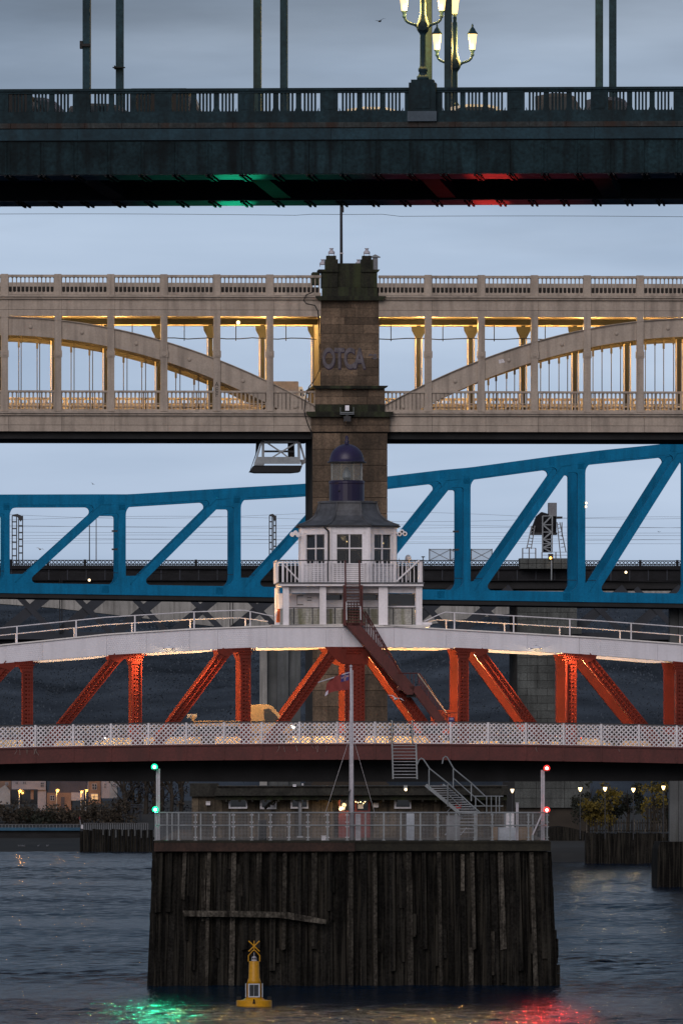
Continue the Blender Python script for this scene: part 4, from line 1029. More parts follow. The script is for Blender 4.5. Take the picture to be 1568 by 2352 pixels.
for i in range(24):
    x = 655+26*i; top = 506+rs.uniform(-6, 10) + (8 if i < 3 else 0)
    p_ = MB().box(U(A(x)), U(A(x+23)), rs.uniform(-.2,.2), 1, -.6, Z(B_(top))).build('pile', m_timber, t)
    if i % 2 == 1 and i > 5: MB().box(U(A(x+4)), U(A(x+16)), -.35, -.22, Z(B_(560+rs.uniform(-15,20))), Z(B_(508))).build('pale_facing', m_concd, p_, t)
mb = MB().box(U(A(680)), U(A(1215)), .5, .55, Z(B_(456)), Z(B_(453)))
for x in range(690, 1220, 18): mb.box(U(A(x))-.03, U(A(x))+.03, .5, .55, Z(B_(508)), Z(B_(453)))
mb.build('guard_rail', m_grey, t)
for j in range(9):
    x, y = rs.uniform(150, 430), rs.uniform(600, 665)
    t = thing('gull', ['white gull on the mud, '+s for s in ('leftmost','second from left','nearest the lamp reflection','lowest of the flock','farthest from the water','near the flock middle','beside a pool','close to the piles','at the right of the flock')][j] if False else 'small white gull resting on the far mud flat', 'gull', Frame(1035), uvz=(Frame(1035).u(A(x)), 0, .4), group='gulls resting on the far mud flat'); ORG[t.name] = (0,0,0)
    MB().lathe([(.01,0),(.07,.03),(.09,.08),(.06,.14),(.03,.2),(.045,.24),(.01,.28)], 0, 0, 8).build('body', m_grey, t); t.rotation_euler = (0, .9, j)
# ------------------------------------------------------------------ far right bank
f = RB = Frame(925, 0)
t = thing('quay_wall', 'dark timber-faced quay wall on the right bank', 'quay', f, uvz=(0,0,0))
for i in range(40):
    a = 1344+6.2*i; MB().box(U(a), U(a+5.9), rs.uniform(-.08,.08), 3, -.6, Z(1915)+rs.uniform(-.05,.08)).build('plank', m_timber, t)
t = thing('picket_fence', 'pale picket fence on the right quay in front of yellow trees', 'fence', f, uvz=(0,0,0))
for i in range(32):
    a = 1346+6.1*i; MB().prism([(U(a), Z(1913)), (U(a+2.6), Z(1913)), (U(a+2.6), Z(1886)), (U(a+1.3), Z(1882)), (U(a), Z(1886))], .5, .58).build('picket', m_timberp, t)
MB().box(U(1344), U(1600), .6, .66, Z(1892), Z(1890)).box(U(1344), U(1600), .6, .66, Z(1910), Z(1908)).build('fence_rail', m_timber, t)
for lab, x, y in (('white quay lamp standing alone beside the masonry pier',1176,1817),('leftmost quay lamp over the right bank trees',1332,1813.5),('quay lamp directly above the brightest yellow tree',1389,1813),('quay lamp between the two groups of yellow trees',1454,1815),('rightmost quay lamp beside the concrete pier',1523,1810)):
    fr = Frame(905); t = thing('quay_lamp', lab, 'lamp', fr, uvz=(fr.u(x), 0, fr.z(y)), group='white lamps along the right quay'); ORG[t.name] = (0,0,0)
    MB().tube([(0,.1,-4.5),(0,.1,-.15)], .05, 6).build('pole', m_dkmetal, t)
    MB().lathe([(.03,-.2),(.13,-.02),(.17,.16)], 0, 0, 8).build('globe', e_spot if x < 1300 else e_warm, t); MB().lathe([(.2,.17),(.12,.25),(.02,.3)], 0, 0, 8).build('cap', m_dkmetal, t)
    lamp('lamp_light', 34 if x > 1300 else 6, (1, .75, .35), t, t, (0,.3,-.35), r=.15)
for lab, x, v, h, w_, m_, n in (('bright yellow autumn tree below a quay lamp',1368,3,3.4,3.0,m_leafy,1500),('orange yellow tree with high sprays right of the lamp pole',1400,4.5,4.2,2.0,m_leafy,700),('dark green tree between the yellow trees',1440,6,4.4,3.2,m_leafd,1300),('yellowish tree with slim trunks near the concrete pier',1500,5,4.2,2.6,m_leafy,500),('dark bushy tree at the left end of the picket fence',1350,6,4.6,3,m_leafd,1000),('dark tree behind the row of slim trunks',1530,8,4.6,3.4,m_leafd,900)):
    tree(lab, f, x, Z(1905), v, h, w_, m_, n, (.07,.2), 'trees on the right quay', low=.15)
for i in range(6):
    tree('slim bare young tree in the row near the concrete pier', f, 1486+8*i, Z(1905), 3.2, 2.6, .5, m_leafy, 12, (.05,.1), 'slim young trees by the concrete pier', low=.7)
# ------------------------------------------------------------------ white and red swing bridge
f = SW
sw = thing('swing_bridge', 'red truss swing bridge with curved white top chord and white lattice parapet', 'bridge', f, uvz=(0,0,0))
TD = 8.8                                             # distance between the two trusses
CT = [(-140,1497),(0,1482),(100,1472),(245,1457),(435,1445),(650,1437),(784,1434.5),(870,1436),(1024,1445),(1209,1455),(1379,1465),(1568,1479),(1720,1493)]
CB = [(-140,1541),(0,1525),(75,1518),(250,1505),(325,1501),(500,1491),(575,1488),(784,1486),(1044,1488),(1119,1491),(1291,1500),(1369,1505),(1544,1519),(1568,1521),(1720,1537)]
ct = lambda x: interp(CT, x)
cb = lambda x: interp(CB, x)
p = lambda x, y: (U(x), Z(y))
PJ = [-140,-60,12,98,245,336,435,500,612,749,784.3,905,1024,1122,1211,1330,1379,1510,1600,1720]
NODE = [(-186,0),(60,0),(310,0),(560,0),(811,0),(1060,0),(1308,0),(1560,0),(1810,0)]
WCOL = 24.0
def truss(v0, v1, near):
    g = v0
    for a, b in zip(PJ, PJ[1:]):
        xs = [a+.2+(b-a-.4)*i/4 for i in range(5)]
        MB().strip([p(x, ct(x)+2) for x in xs], [p(x, cb(x)) for x in xs], v0, v1).build('chord_plate', m_white, sw)
    xs = list(range(-140, 1730, 20))
    MB().strip([p(x, ct(x)-1.2) for x in xs], [p(x, ct(x)+1.8) for x in xs], v0-.10, v1+.10).build('chord_cap', m_whitef, sw)
    for x, _ in NODE:
        w_ = 45 if x == 811 else WCOL
        MB().box(U(x-w_/2+4), U(x+w_/2+4), v0+.02, v1-.02, Z(1722), Z(cb(x)-.5)).build('vertical', m_red, sw)
        if near:
            mb = MB().box(U(x-w_/2+4), U(x-w_/2+6.5), v0-.06, v0+.015, Z(1722), Z(cb(x)+16)).box(U(x+w_/2+1.5), U(x+w_/2+4), v0-.06, v0+.015, Z(1722), Z(cb(x)+16)); mb.build('angle_bar', m_red, sw)
    for k in range(8):
        # diagonals fall outward from the top of the inner vertical to the foot of the outer one
        xi, xo = (NODE[k+1][0], NODE[k][0]) if NODE[k+1][0] <= 811 else (NODE[k][0], NODE[k+1][0])
        s = -1 if xo < xi else 1
        a = (xi+s*(38 if xi != 811 else 40), cb(xi)+6); b = (xo-s*88, 1662); e = (a[0]+(b[0]-a[0])*1.40, a[1]+(b[1]-a[1])*1.40)
        MB().bar(p(*a), p(*e), f.m(24), v0+.04, v1-.04).build('diagonal', m_red, sw)
        if near:
            d = Vector((e[0]-a[0], e[1]-a[1])).normalized(); n_ = Vector((-d.y, d.x))
            mb = MB()
            for o in (-10.5, 0, 10.5): mb.bar(p(a[0]+n_.x*o, a[1]+n_.y*o), p(e[0]+n_.x*o, e[1]+n_.y*o), .05, v0-.03, v0+.035)
            mb.build('angle_bar', m_red, sw)
    for x, _ in NODE:
        # gusset plates under the chord
        if x == 811:
            poly = [(745,cb(745)-.5),(752,cb(752)+8),(775,1520),(788,1526),(845,1527),(846,1503),(872,1500),(878,cb(878)-.5)]
        elif x < 811:
            poly = [(x-62,cb(x-62)-.5),(x-60,cb(x-62)+8),(x-36,cb(x)+22),(x-22,cb(x)+10),(x-14,cb(x)+10),(x-9,cb(x)+24),(x+15.5,cb(x)+24),(x+15.5,cb(x+15)-.5)]
        else:
            poly = [(x+62,cb(x+62)-.5),(x+60,cb(x+62)+8),(x+40,cb(x)+22),(x+30,cb(x)+10),(x+22,cb(x)+10),(x+16.5,cb(x)+24),(x-8,cb(x)+24),(x-15.5,cb(x-15)-.5)]
        MB().prism([p(*q) for q in poly], v0-.035, v0-.002).build('gusset_plate', m_red, sw)
    # cream lower flange strips between the nodes
    for (x0, _), (x1, _) in zip(NODE, NODE[1:]):
        a = x0+(16 if x0 < 811 else 63); b = x1-(63 if x1 <= 811 else 16)
        if x0 == 811: a = 879
        if x1 == 811: b = 746
        xs = [a+(b-a)*i/6 for i in range(7)]
        top = [p(x, cb(x)-.2) for x in xs]; bot = [p(x, cb(x)+5.2 - (3 if i in (0, 6) else 0)) for i, x in enumerate(xs)]
        if near: MB().strip(top, [(x_, z_-.03) for x_, z_ in top], v0+.02, v1-.05).build('lower_flange', m_whitef, sw)
        else:
            bot = [p(x, cb(x)+3.2 - (2.2 if i in (0, 6) else 0)) for i, x in enumerate(xs)]
            MB().strip(top, bot, v0+.0, v1-.05).build('lower_flange', m_whitef, sw)
truss(0, .85, True); truss(TD, TD+.85, False)
# rivets
mb = MB()
def rivet(x, z, v=-.002, r=.046, hgt=.042): mb.add([(x-r,v,z-r),(x+r,v,z-r),(x+r,v,z+r),(x-r,v,z+r),(x,v-hgt,z)], [(0,1,4),(1,2,4),(2,3,4),(3,0,4)])
for x, _ in NODE:
    w_ = 45 if x == 811 else WCOL
    for y in range(int(cb(x))+28, 1720, 9):
        for o in ((-w_/2+9, -3, 3.5, w_/2-1) if w_ < 30 else (-18,-9,0,9,18)): rivet(U(x+4+o-1), Z(y+(4 if int(o) % 2 else 0)), .018)
for k in range(8):
    xi, xo = (NODE[k+1][0], NODE[k][0]) if NODE[k+1][0] <= 811 else (NODE[k][0], NODE[k+1][0]); s = -1 if xo < xi else 1
    a = (xi+s*38, cb(xi)+6); b = (xo-s*88, 1662); d = Vector((b[0]-a[0], b[1]-a[1])); ln = d.length*1.38; d.normalize(); n_ = Vector((-d.y, d.x))
    for i in range(3, int(ln/9)):
        for o in (-6.5, -3.2, 4, 7.5): q = Vector(a)+d*(9*i+o)+n_*o; rivet(U(q.x), Z(q.y), .038)
for x, _ in NODE:
    for i in range(-5, 6):
        for j in range(3):
            q = (x+i*5+(2.5 if j % 2 else 0), cb(x)+3+j*6); 
            if abs(i) < 4 or j == 0: rivet(U(q[0]), Z(q[1]), -.036)
mb.build('rivets', m_red, sw, kind='stuff')
mb = MB()
for a, b in ((12,98),(245,336),(398,435),(500,612),(749,810),(1024,1122),(1211,1240),(1330,1440),(1560,1600)):
    x = a+3
    while x < b-2:
        y = ct(x)+7; i = 0
        while y < cb(x)-3: rivet(U(x+(2.6 if i % 2 else 0)), Z(y), -.002, .026, .014); y += 4.6; i += 1
        x += 5.2
mb.build('chord_rivets', m_white, sw, kind='stuff')
# sway beams between the trusses, deck, road, far parapet
for x, _ in NODE[1:-1]:
    MB().box(U(x)-.2, U(x)+.2, .86, TD-.01, Z(cb(x)-6), Z(cb(x)-22)).build('sway_beam', m_redd, sw)
bow = lambda x: 1.55e-5*(x-800)**2
xs = list(range(-140, 1730, 40))
v_par = -3.0
for k in range(22):
    a = -5.5+86.6*(k-1); xs_ = [a+.3, a+43, a+86.3]
    MB().strip([(U(x, v_par), Z(1709.5+bow(x), v_par)) for x in xs_], [(U(x, v_par), Z(1745.5+bow(x), v_par)) for x in xs_], v_par-.02, v_par+.25).build('fascia_plate', m_redd, sw)
    MB().box(U(a, v_par)-.05, U(a, v_par)+.05, v_par-.06, v_par-.02, Z(1744+bow(a), v_par), Z(1711+bow(a), v_par)).build('cover_strip', m_redd, sw)
MB().strip([(U(x), Z(1708+bow(x), v_par)) for x in xs], [(U(x), Z(1712+bow(x), v_par)) for x in xs], v_par-.10, v_par+.25).build('kerb_strip', m_redd, sw)
MB().strip([(U(x), Z(1715+bow(x))) for x in xs], [(U(x), Z(1722+bow(x))) for x in xs], v_par+.26, TD+3.6).build('road_deck', m_asphalt, sw)
MB().strip([(U(x), Z(1722.5+bow(x))) for x in xs], [(U(x), Z(1796+bow(x)*-.2)) for x in xs], -.9, -.4).build('main_girder', m_black, sw)  # black paint stands in for the deep shade below the red edge girder
MB().strip([(U(x), Z(1722.5+bow(x))) for x in xs], [(U(x), Z(1796)) for x in xs], TD+.4, TD+.9).build('main_girder', m_black, sw)
for k in range(30): x = U(-120+62*k); MB().box(x-.1, x+.1, -.39, TD+.39, Z(1780), Z(1723+bow(-120+62*k))).build('cross_girder', m_black, sw)
# lattice parapet panels: one mesh, many copies
def lattice(wd, ht, mat, bw=.064):
    mb = MB(); c = f.m(81.5, v_par)/7.5; n = int(round(ht/c))
    def clip(p0, p1):
        # line z = z0 + s*(x-x0) clipped to the panel
        return None
    def seg(x0, s):
        a, b = (x0, 0.0), (x0+s*ht, ht); pts = [a, b]
        (xa, za), (xb, zb) = a, b
        if xa > xb: (xa, za), (xb, zb) = (xb, zb), (xa, za)
        if xb <= 0 or xa >= wd: return
        if xa < 0: za += (0-xa)*(zb-za)/(xb-xa); xa = 0
        if xb > wd: zb -= (xb-wd)*(zb-za)/(xb-xa); xb = wd
        if abs(xb-xa) < .03: return
        y = 0 if s > 0 else .035
        mb.bar((xa, za), (xb, zb), bw, y, y+.03)
    i = -int(ht/c)-1
    while i*c < wd+ht:
        seg(i*c+c*.5, 1); seg(i*c+c*.5, -1); i += 1
    mb.box(0, wd, -.01, .07, ht-.03, ht+.0).box(0, wd, -.01, .07, 0, .035)
    return mb.mesh('lattice_panel')
PWD, PHT = f.m(81.5, v_par), f.m(50.5, v_par)
lm = lattice(PWD, PHT, m_latt); lm.materials.append(m_latt)
gate = (901, 946)
for k in range(20):
    a = -5.5+86.6*(k-1)+2.6
    if abs(a-863) < 30:                                           # bay with the gate
        for q0, q1, nm in ((862, 897, 'lattice_panel'), (903, 943, 'gate'), (948, 1029, 'lattice_panel')):
            o = link_mesh(nm, lattice(f.m(q1-q0, v_par), PHT, m_latt), m_latt, sw, loc=(U(q0, v_par), v_par+(.05 if nm == 'gate' else 0), Z(1709, v_par)))
        continue
    if 903 < a < 1000: continue
    slope = math.atan2(-(bow(a+81)-bow(a)), 81)
    o = link_mesh('lattice_panel', lm, m_latt, sw, loc=(U(a, v_par), v_par, Z(1709+bow(a), v_par))); o.rotation_euler = (0, -slope, 0)
for k in range(20):
    a = -5.5+86.6*(k-1)
    if abs(a-947) < 5: continue
    MB().box(U(a-2.4, v_par), U(a+2.4, v_par), v_par-.07, v_par+.10, Z(1710+bow(a), v_par), Z(1658+bow(a), v_par)).build('parapet_post', m_latt, sw)
for a in (900, 946): MB().box(U(a-1.6, v_par), U(a+1.6, v_par), v_par-.1, v_par+.15, Z(1711, v_par), Z(1655, v_par)).build('gate_post', m_galv, sw)
MB().strip([(U(x), Z(1656.6+bow(x), v_par)) for x in xs], [(U(x), Z(1658.8+bow(x), v_par)) for x in xs], v_par-.06, v_par+.10).build('parapet_rail', m_dkmetal, sw)
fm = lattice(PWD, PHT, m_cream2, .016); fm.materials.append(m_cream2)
for k in range(20):                                               # far parapet
    a = -5.5+86.6*(k-1); v = TD+3.3
    link_mesh('lattice_panel', fm, m_cream2, sw, loc=(U(a, v), v, Z(1712+bow(a), v)))
MB().strip([(U(x), Z(1684+bow(x), 1.2)) for x in xs], [(U(x), Z(1690+bow(x), 1.2)) for x in xs], 1.15, 1.25).build('crash_barrier', m_redd, sw)
MB().strip([(U(x), Z(1692+bow(x), 7.7)) for x in xs], [(U(x), Z(1712+bow(x), 7.7)) for x in xs], 7.7, 7.8).build('inner_kerb_wall', m_cream2, sw)
MB().box(U(1006), U(1084), TD-.6, TD-.3, Z(1700), Z(1630)).build('control_cubicle', m_red, sw)
MB().box(U(965), U(1010), v_par+.2, v_par+.25, Z(1686), Z(1666)).build('notice_board', m_dkmetal, sw)
# handrails along the chords
for v, hr in ((.4, 37), (TD+.4, 24)):
    for xs_, pst in (([x for x in range(-140, 636, 16)], (-96, 39, 175, 310, 446, 575)), ([x for x in range(975, 1720, 16)], (1044, 1180, 1309, 1450, 1590))):
        if xs_[0] < 0: rail = lambda x, h: ct(x)-2-h*max(.5, 1-max(0, x-560)/150)
        else: rail = lambda x, h: ct(x)-2-h*max(.35, min(1, .35+(x-975)/70))
        for h in (hr,): MB().tube([(U(x), v, Z(rail(x, h))) for x in xs_], .028, 5).build('handrail', m_latt, sw)
        for x in pst: MB().box(U(x)-.035, U(x)+.035, v-.03, v+.03, Z(ct(x)), Z(rail(x, hr+1))).build('rail_post', m_latt, sw)
# floodlights fixed to the chord and lamps inside the trusses
for x in (388, 1230):
    t = thing('floodlight', 'white hooded floodlight on the white chord, '+('left of' if x < 800 else 'right of')+' the control cabin', 'floodlight', f, uvz=(U(x), 0, Z(1489)), group='floodlights on the white chord'); ORG[t.name] = (0,0,0)
    MB().lathe([(.03,.0),(.28,-.04),(.30,.0),(.20,.08),(.04,.14)], 0, -.34, 12).build('hood', m_white, t); MB().box(-.04,.04,-.32,0,.10,.16).build('bracket', m_dkmetal, t)
    MB().box(-.12,.12,-.46,-.22,-.05,-.03).build('lens', e_spot, t)
    for sx in (-1, 1): lamp('lamp_light', 2400, (1, .50, .20), t, t, (sx*.30, -.75, -.10), 'SPOT', .05, 74, .6, aim=(sx*1.9, .0, -1.75))
    lamp('lamp_light', 7, (1, .8, .5), t, t, (0, -.5, -.12), r=.05)
for x, e in ((60, 60), (310, 420), (560, 1150), (811, 1700), (1060, 1050), (1308, 380), (1560, 80)):     # lamps on the inner faces of the verticals
    u = U(x+4); zl = Z(cb(x)+40)
    MB().box(u-.06, u+.06, .84, 1.0, zl, zl+.1).box(u-.12, u+.12, .98, 1.15, zl-.05, zl).build('truss_lamp', m_dkmetal, sw)
    for sx in (-1, 1): lamp('lamp_light', e*.8, (1, .56, .20), sw, sw, (u+sx*.12, 1.32, zl+.02), r=.08)
for x, e in ((40, 150), (230, 170), (330, 120), (720, 220), (900, 150), (1090, 120), (1260, 90), (1400, 80)):     # low lamps by the carriageway
    u = U(x, 5); zl = Z(1680)
    MB().box(u-.05, u+.05, 7.4, 7.5, Z(1714), zl).box(u-.2, u+.2, 7.3, 7.5, zl, zl+.06).build('bollard_lamp', m_black, sw)
    lamp('lamp_light', e*.45, (1, .68, .26), sw, sw, (u, 6.4, zl+.1), r=.12)

# ------------------------------------------------------------------ control cabin with cupola
cbn = thing('control_cabin', 'white octagonal control cabin with lead roof, purple cupola and balcony on the swing bridge', 'cabin', f, uvz=(0,0,0))
X = lambda x: U(627.2+x/4.0)
Y = lambda y: Z(972.2+y/4.0)
def cbx(n, m, x0, x1, y0, y1, v0, v1, par=None, lab=None): return MB().box(X(x0), X(x1), v0, v1, Y(y1), Y(y0)).build(n, m, par or cbn, cbn, label=lab)
V0 = .2; VB = 6.0
for a, b in ((92,146),(428,488),(970,1054),(1312,1370)):
    pst = cbx('post', m_wood, a, b, 1497, 1852, V0, V0+.35)
    MB().prism([(X(a)-.0, Y(1497)), (X(b), Y(1497)), (X(b+14), Y(1480)), (X(a-14), Y(1480))], V0+.02, V0+.33).build('bracket', m_wood, pst, cbn)
for a, b in ((45,92),(1328,1372)): cbx('post', m_wood, a, b, 1500, 1850, VB-.3, VB)
cbx('platform_slab', m_wood, 55, 1378, 1472, 1496, V0-.25, VB+.2); cbx('platform_edge', m_lead, 45, 1388, 1461, 1472, V0-.33, VB+.25)
cbx('platform_skirt', m_wood, 92, 1370, 1497, 1558, V0+.4, V0+.5)
cbx('store_wall', m_wood, 60, 1360, 1559, 1700, 1.7, VB-.5)
for j in range(7): cbx('board', m_moldy, 146, 640, 1701+j*21, 1720.5+j*21, 1.2, 1.25); cbx('board', m_moldy, 820, 1312, 1701+j*21, 1720.5+j*21, 1.2, 1.25)
d = cbx('store_door', m_wood, 232, 432, 1572, 1696, 1.62, 1.69)
for yy in (1583, 1664): cbx('hinge', m_dkmetal, 228, 285, yy-4, yy+3, 1.59, 1.62, d)
cbx('bolt', m_dkmetal, 322, 362, 1597, 1603, 1.59, 1.62, d); cbx('bolt', m_dkmetal, 322, 362, 1620, 1626, 1.59, 1.62, d); cbx('hinge_post', m_dkmetal, 228, 232, 1578, 1670, 1.6, 1.62, d)
for a, b in ((492,640),(822,968),(1062,1310)): cbx('dark_opening', m_glass, a, b, 1568 if a > 1000 else 1575, 1672 if a > 1000 else 1618, 1.62, 1.69)
cbx('ledge', m_wood, 1055, 1315, 1676, 1690, 1.3, 1.7)
for x in (194, 364, 570, 880, 1106, 1280): cbx('rail_post', m_dkmetal, x-5, x+5, 1692, 1852, V0+.25, V0+.3)
cbx('low_rail', m_dkmetal, 146, 1312, 1690, 1697, V0+.25, V0+.3)
MB().box(X(-20), X(1440), -.1, 8.6, Y(1872), Y(1852)).build('base_plate', m_whitef, cbn)
cbx('base_step', m_wood, 1370, 1460, 1828, 1850, .3, 3)
# balcony railing
br = MB()
for x0, x1 in ((96, 655), (795, 1366)):
    n = int((x1-x0)/34)
    for i in range(n+1):
        x = x0+(x1-x0)*i/n; br.box(X(x-3.4), X(x+3.4), V0-.18, V0-.13, Y(1461), Y(1266))
br.build_each('baluster', m_wood, cbn)
cbx('balcony_rail', m_dkmetal, 36, 660, 1255, 1265, V0-.22, V0-.10); cbx('balcony_rail', m_dkmetal, 785, 1388, 1255, 1265, V0-.22, V0-.10)
cbx('corner_post', m_wood, 80, 98, 1258, 1462, V0-.2, V0-.06); cbx('corner_post', m_wood, 1338, 1358, 1270, 1462, V0-.2, V0-.06); cbx('corner_post', m_dkmetal, 1372, 1380, 1225, 1462, V0-.25, V0-.15); cbx('post_cap', m_dkmetal, 1362, 1392, 1222, 1232, V0-.3, V0-.1)
MB().bar((X(100), Y(1300)), (X(250), Y(1455)), .07, .3, .4).build('brace', m_wood, cbn); MB().bar((X(1340), Y(1258)), (X(1132), Y(1452)), .08, V0-.28, V0-.2).build('brace', m_wood, cbn)
for v in (VB-.1,):
    b2 = MB()
    for i in range(6): b2.box(X(40+i*40)-.02, X(40+i*40)+.02, v, v+.03, Y(1461), Y(1266)).box(X(1150+i*38)-.02, X(1150+i*38)+.02, v, v+.03, Y(1461), Y(1266))
    b2.box(X(36), X(1380), v, v+.06, Y(1265), Y(1255)); b2.build('rear_railing', m_wood, cbn)
s2 = MB()
for sx in (40, 1374):
    s2.box(X(sx)-.04, X(sx)+.04, V0-.1, VB, Y(1265), Y(1255))
    for i in range(14): s2.box(X(sx)-.02, X(sx)+.02, V0+i*.4, V0+i*.4+.05, Y(1461), Y(1265))
s2.build_each('side_baluster', m_wood, cbn)
# octagon
cxo, cyo = X(706), 3.25
ap = (X(1140)-X(270))/2; rad = ap/math.cos(math.pi/8)
def octp(k): t_ = -math.pi/2 - math.pi/8 + k*math.pi/4; return Vector((cxo+rad*math.cos(t_), cyo+rad*math.sin(t_), 0))
def face_mb(mb, k, s0, s1, z0, z1, o0, o1, tw_=1.0):
    """a box lying on octagon face k; s along the face 0..1, o outward offset range"""
    a, b = octp(k), octp(k+1); d_ = b-a; n_ = Vector((d_.y, -d_.x, 0)).normalized()
    vs = []
    for z in (z0, z1):
        for s_, o_ in ((s0,o0),(s1,o0),(s1,o1),(s0,o1)):
            q = a+d_*s_+n_*o_; vs.append((q.x, q.y, z))
    return mb.add(vs, [(0,3,2,1),(4,5,6,7),(0,1,5,4),(1,2,6,5),(2,3,7,6),(3,0,4,7)])
zt, zb, wz1, wz0 = Y(935), Y(1461), Y(1008), Y(1284)
cor = MB(); 
for k in range(8):
    q = octp(k); c_ = Vector((cxo, cyo, 0)); e = (q-c_).normalized()
    cor.lathe([(.17, zb), (.17, zt)], q.x-e.x*.10, q.y-e.y*.10, 8)
cor.build_each('corner_board', m_wood, cbn)
for k in range(8):
    mb = MB(); face_mb(mb, k, .02, .98, wz1+.02, zt, -.12, .02); mb.build('fascia_board', m_wood, cbn)
    zz_ = zb; n = 9; hgt = (wz0-.05-zb)/n
    for i in range(n):
        mb = MB(); face_mb(mb, k, .04, .96, zb+hgt*i+.008, zb+hgt*(i+1)-.008, -.12, .012*(i % 2)); mb.build('wall_board', m_wood, cbn)
    mb = MB(); face_mb(mb, k, .10, .90, wz0-.06, wz0, -.1, .06); face_mb(mb, k, .06, .18, wz0, wz1, -.1, .03); face_mb(mb, k, .82, .94, wz0, wz1, -.1, .03); face_mb(mb, k, .18, .82, wz1-.05, wz1+.02, -.1, .03)
    face_mb(mb, k, .485, .515, wz0, wz1, -.07, .0); mz = wz0+(wz1-wz0)*.50; face_mb(mb, k, .18, .82, mz-.03, mz+.03, -.07, .01)
    wf = mb.build('window', m_wood, cbn)
    for s0, s1 in ((.18,.485),(.515,.82)):
        for z0_, z1_ in ((wz0, mz-.03),(mz+.03, wz1-.05)):
            pm = MB(); face_mb(pm, k, s0, s1, z0_, z1_, -.06, -.05)
            pm.build('pane', m_pane, wf, cbn)
MB().lathe([(rad*.93, zb+.02), (rad*.93, zb+.06)], cxo, cyo, 8, .5).build('cabin_floor', m_brown, cbn)
MB().lathe([(rad*.95, zt-.1), (rad*.95, zt-.02)], cxo, cyo, 8, .5).build('ceiling', m_brown, cbn)
MB().box(X(560), X(850), 3.2, 4.2, zb+.06, Y(1290)).build('control_desk', m_brown, cbn)
MB().box(X(380), X(470), 2.6, 3.2, zb+.06, Y(1050)).build('dark_cupboard', m_dkmetal, cbn)
# lead roof, ogee
rf = [(1.09, 946), (1.135, 940), (1.135, 930), (1.02, 915), (.86, 885), (.735, 840), (.675, 790), (.645, 745), (.64, 728), (.665, 722), (.665, 706), (.60, 703)]
sc = (X(1200)-X(195))/2/1.135/1.0
MB().lathe([(r*sc, Y(y)) for r, y in rf], cxo, cyo, 8, .5).build('lead_roof', m_lead, cbn)
mb = MB()
for k in range(8):
    t_ = -math.pi/2-math.pi/8+k*math.pi/4
    mb.tube([(cxo+r*sc*math.cos(t_)*1.003, cyo+r*sc*math.sin(t_)*1.003, Y(y)+.01) for r, y in rf[2:9]], .055, 6)
mb.build_each('roof_roll', m_lead, cbn)
MB().lathe([(1.14*sc, Y(948)), (1.17*sc, Y(944)), (1.17*sc, Y(934)), (1.14*sc, Y(932))], cxo, cyo, 8, .5).build('gutter', m_dkmetal, cbn)
q = X(0); k4 = lambda n: f.m(n/4.0)
MB().lathe([(k4(161), Y(706)), (k4(161), Y(545)), (k4(165), Y(538)), (k4(165), Y(520)), (k4(158), Y(512)), (k4(150), Y(511))], X(698), cyo, 24).build('cupola_drum', m_purple, cbn)
MB().ball((X(620), cyo-k4(161)*.95, Y(610)), .045).build('knob', m_dkmetal, cbn)
lg = MB().lathe([(k4(146), Y(510)), (k4(146), Y(350))], X(698), cyo, 12, .0); lg.f = [q_ for q_ in lg.f if len(q_) == 4]
lan = lg.build('lantern_glazing', m_lglass, cbn)
for i in range(8):
    t_ = 2*math.pi*(i+.5)/8; MB().tube([(X(698)+k4(147)*math.cos(t_), cyo+k4(147)*math.sin(t_), Y(511)), (X(698)+k4(147)*math.cos(t_), cyo+k4(147)*math.sin(t_), Y(349))], .014, 5).build('glazing_bar', m_moldy, lan, cbn)
MB().lathe([(k4(20),Y(505)),(k4(38),Y(480)),(k4(36),Y(450)),(k4(26),Y(420)),(k4(10),Y(395)),(k4(2),Y(385))], X(698), cyo, 12).build('signal_lamp', m_galv, lan, cbn)
MB().lathe([(k4(30),Y(510)),(k4(34),Y(490)),(k4(30),Y(488))], X(698), cyo, 12).build('lamp_stand', m_dkmetal, lan, cbn)
dm = [(k4(150), Y(350)), (k4(178), Y(347)), (k4(178), Y(337)), (k4(162), Y(330))]+[(k4(160)*math.cos(a), Y(330)+k4(158)*math.sin(a)) for a in [i*math.pi/2/10 for i in range(1, 10)]]+[(k4(22), Y(176)), (k4(18), Y(160)), (k4(24), Y(150)), (k4(12), Y(140)), (k4(16), Y(120)), (k4(14), Y(108)), (k4(3), Y(94))]
MB().lathe(dm, X(698), cyo, 28).build('dome', m_purple, cbn, smooth=True)
MB().lathe([(k4(150), Y(352)), (k4(181), Y(348)), (k4(181), Y(338)), (k4(165), Y(336))], X(698), cyo, 28).build('dome_rim', m_dkmetal, cbn)
pp = octp(0); MB().tube([(X(470), cyo-ap-.30, Y(938)), (X(472), cyo-ap-.30, Y(955)), (X(508), cyo-ap-.16, Y(985)), (X(513), cyo-ap-.1, Y(1000)), (X(513), cyo-ap-.1, Y(1450))], .05, 6).build('drain_pipe', m_dkmetal, cbn)
lamp('lamp_light', 14, (1, .75, .4), cbn, cbn, (X(700), 3.6, zt-.5), r=.15)
for x, z_ in ((700, 1075), (1035, 1090), (930, 1085)): MB().ball((X(x), 3.4, Y(z_)), .035).build('desk_lamp', e_warm, cbn)
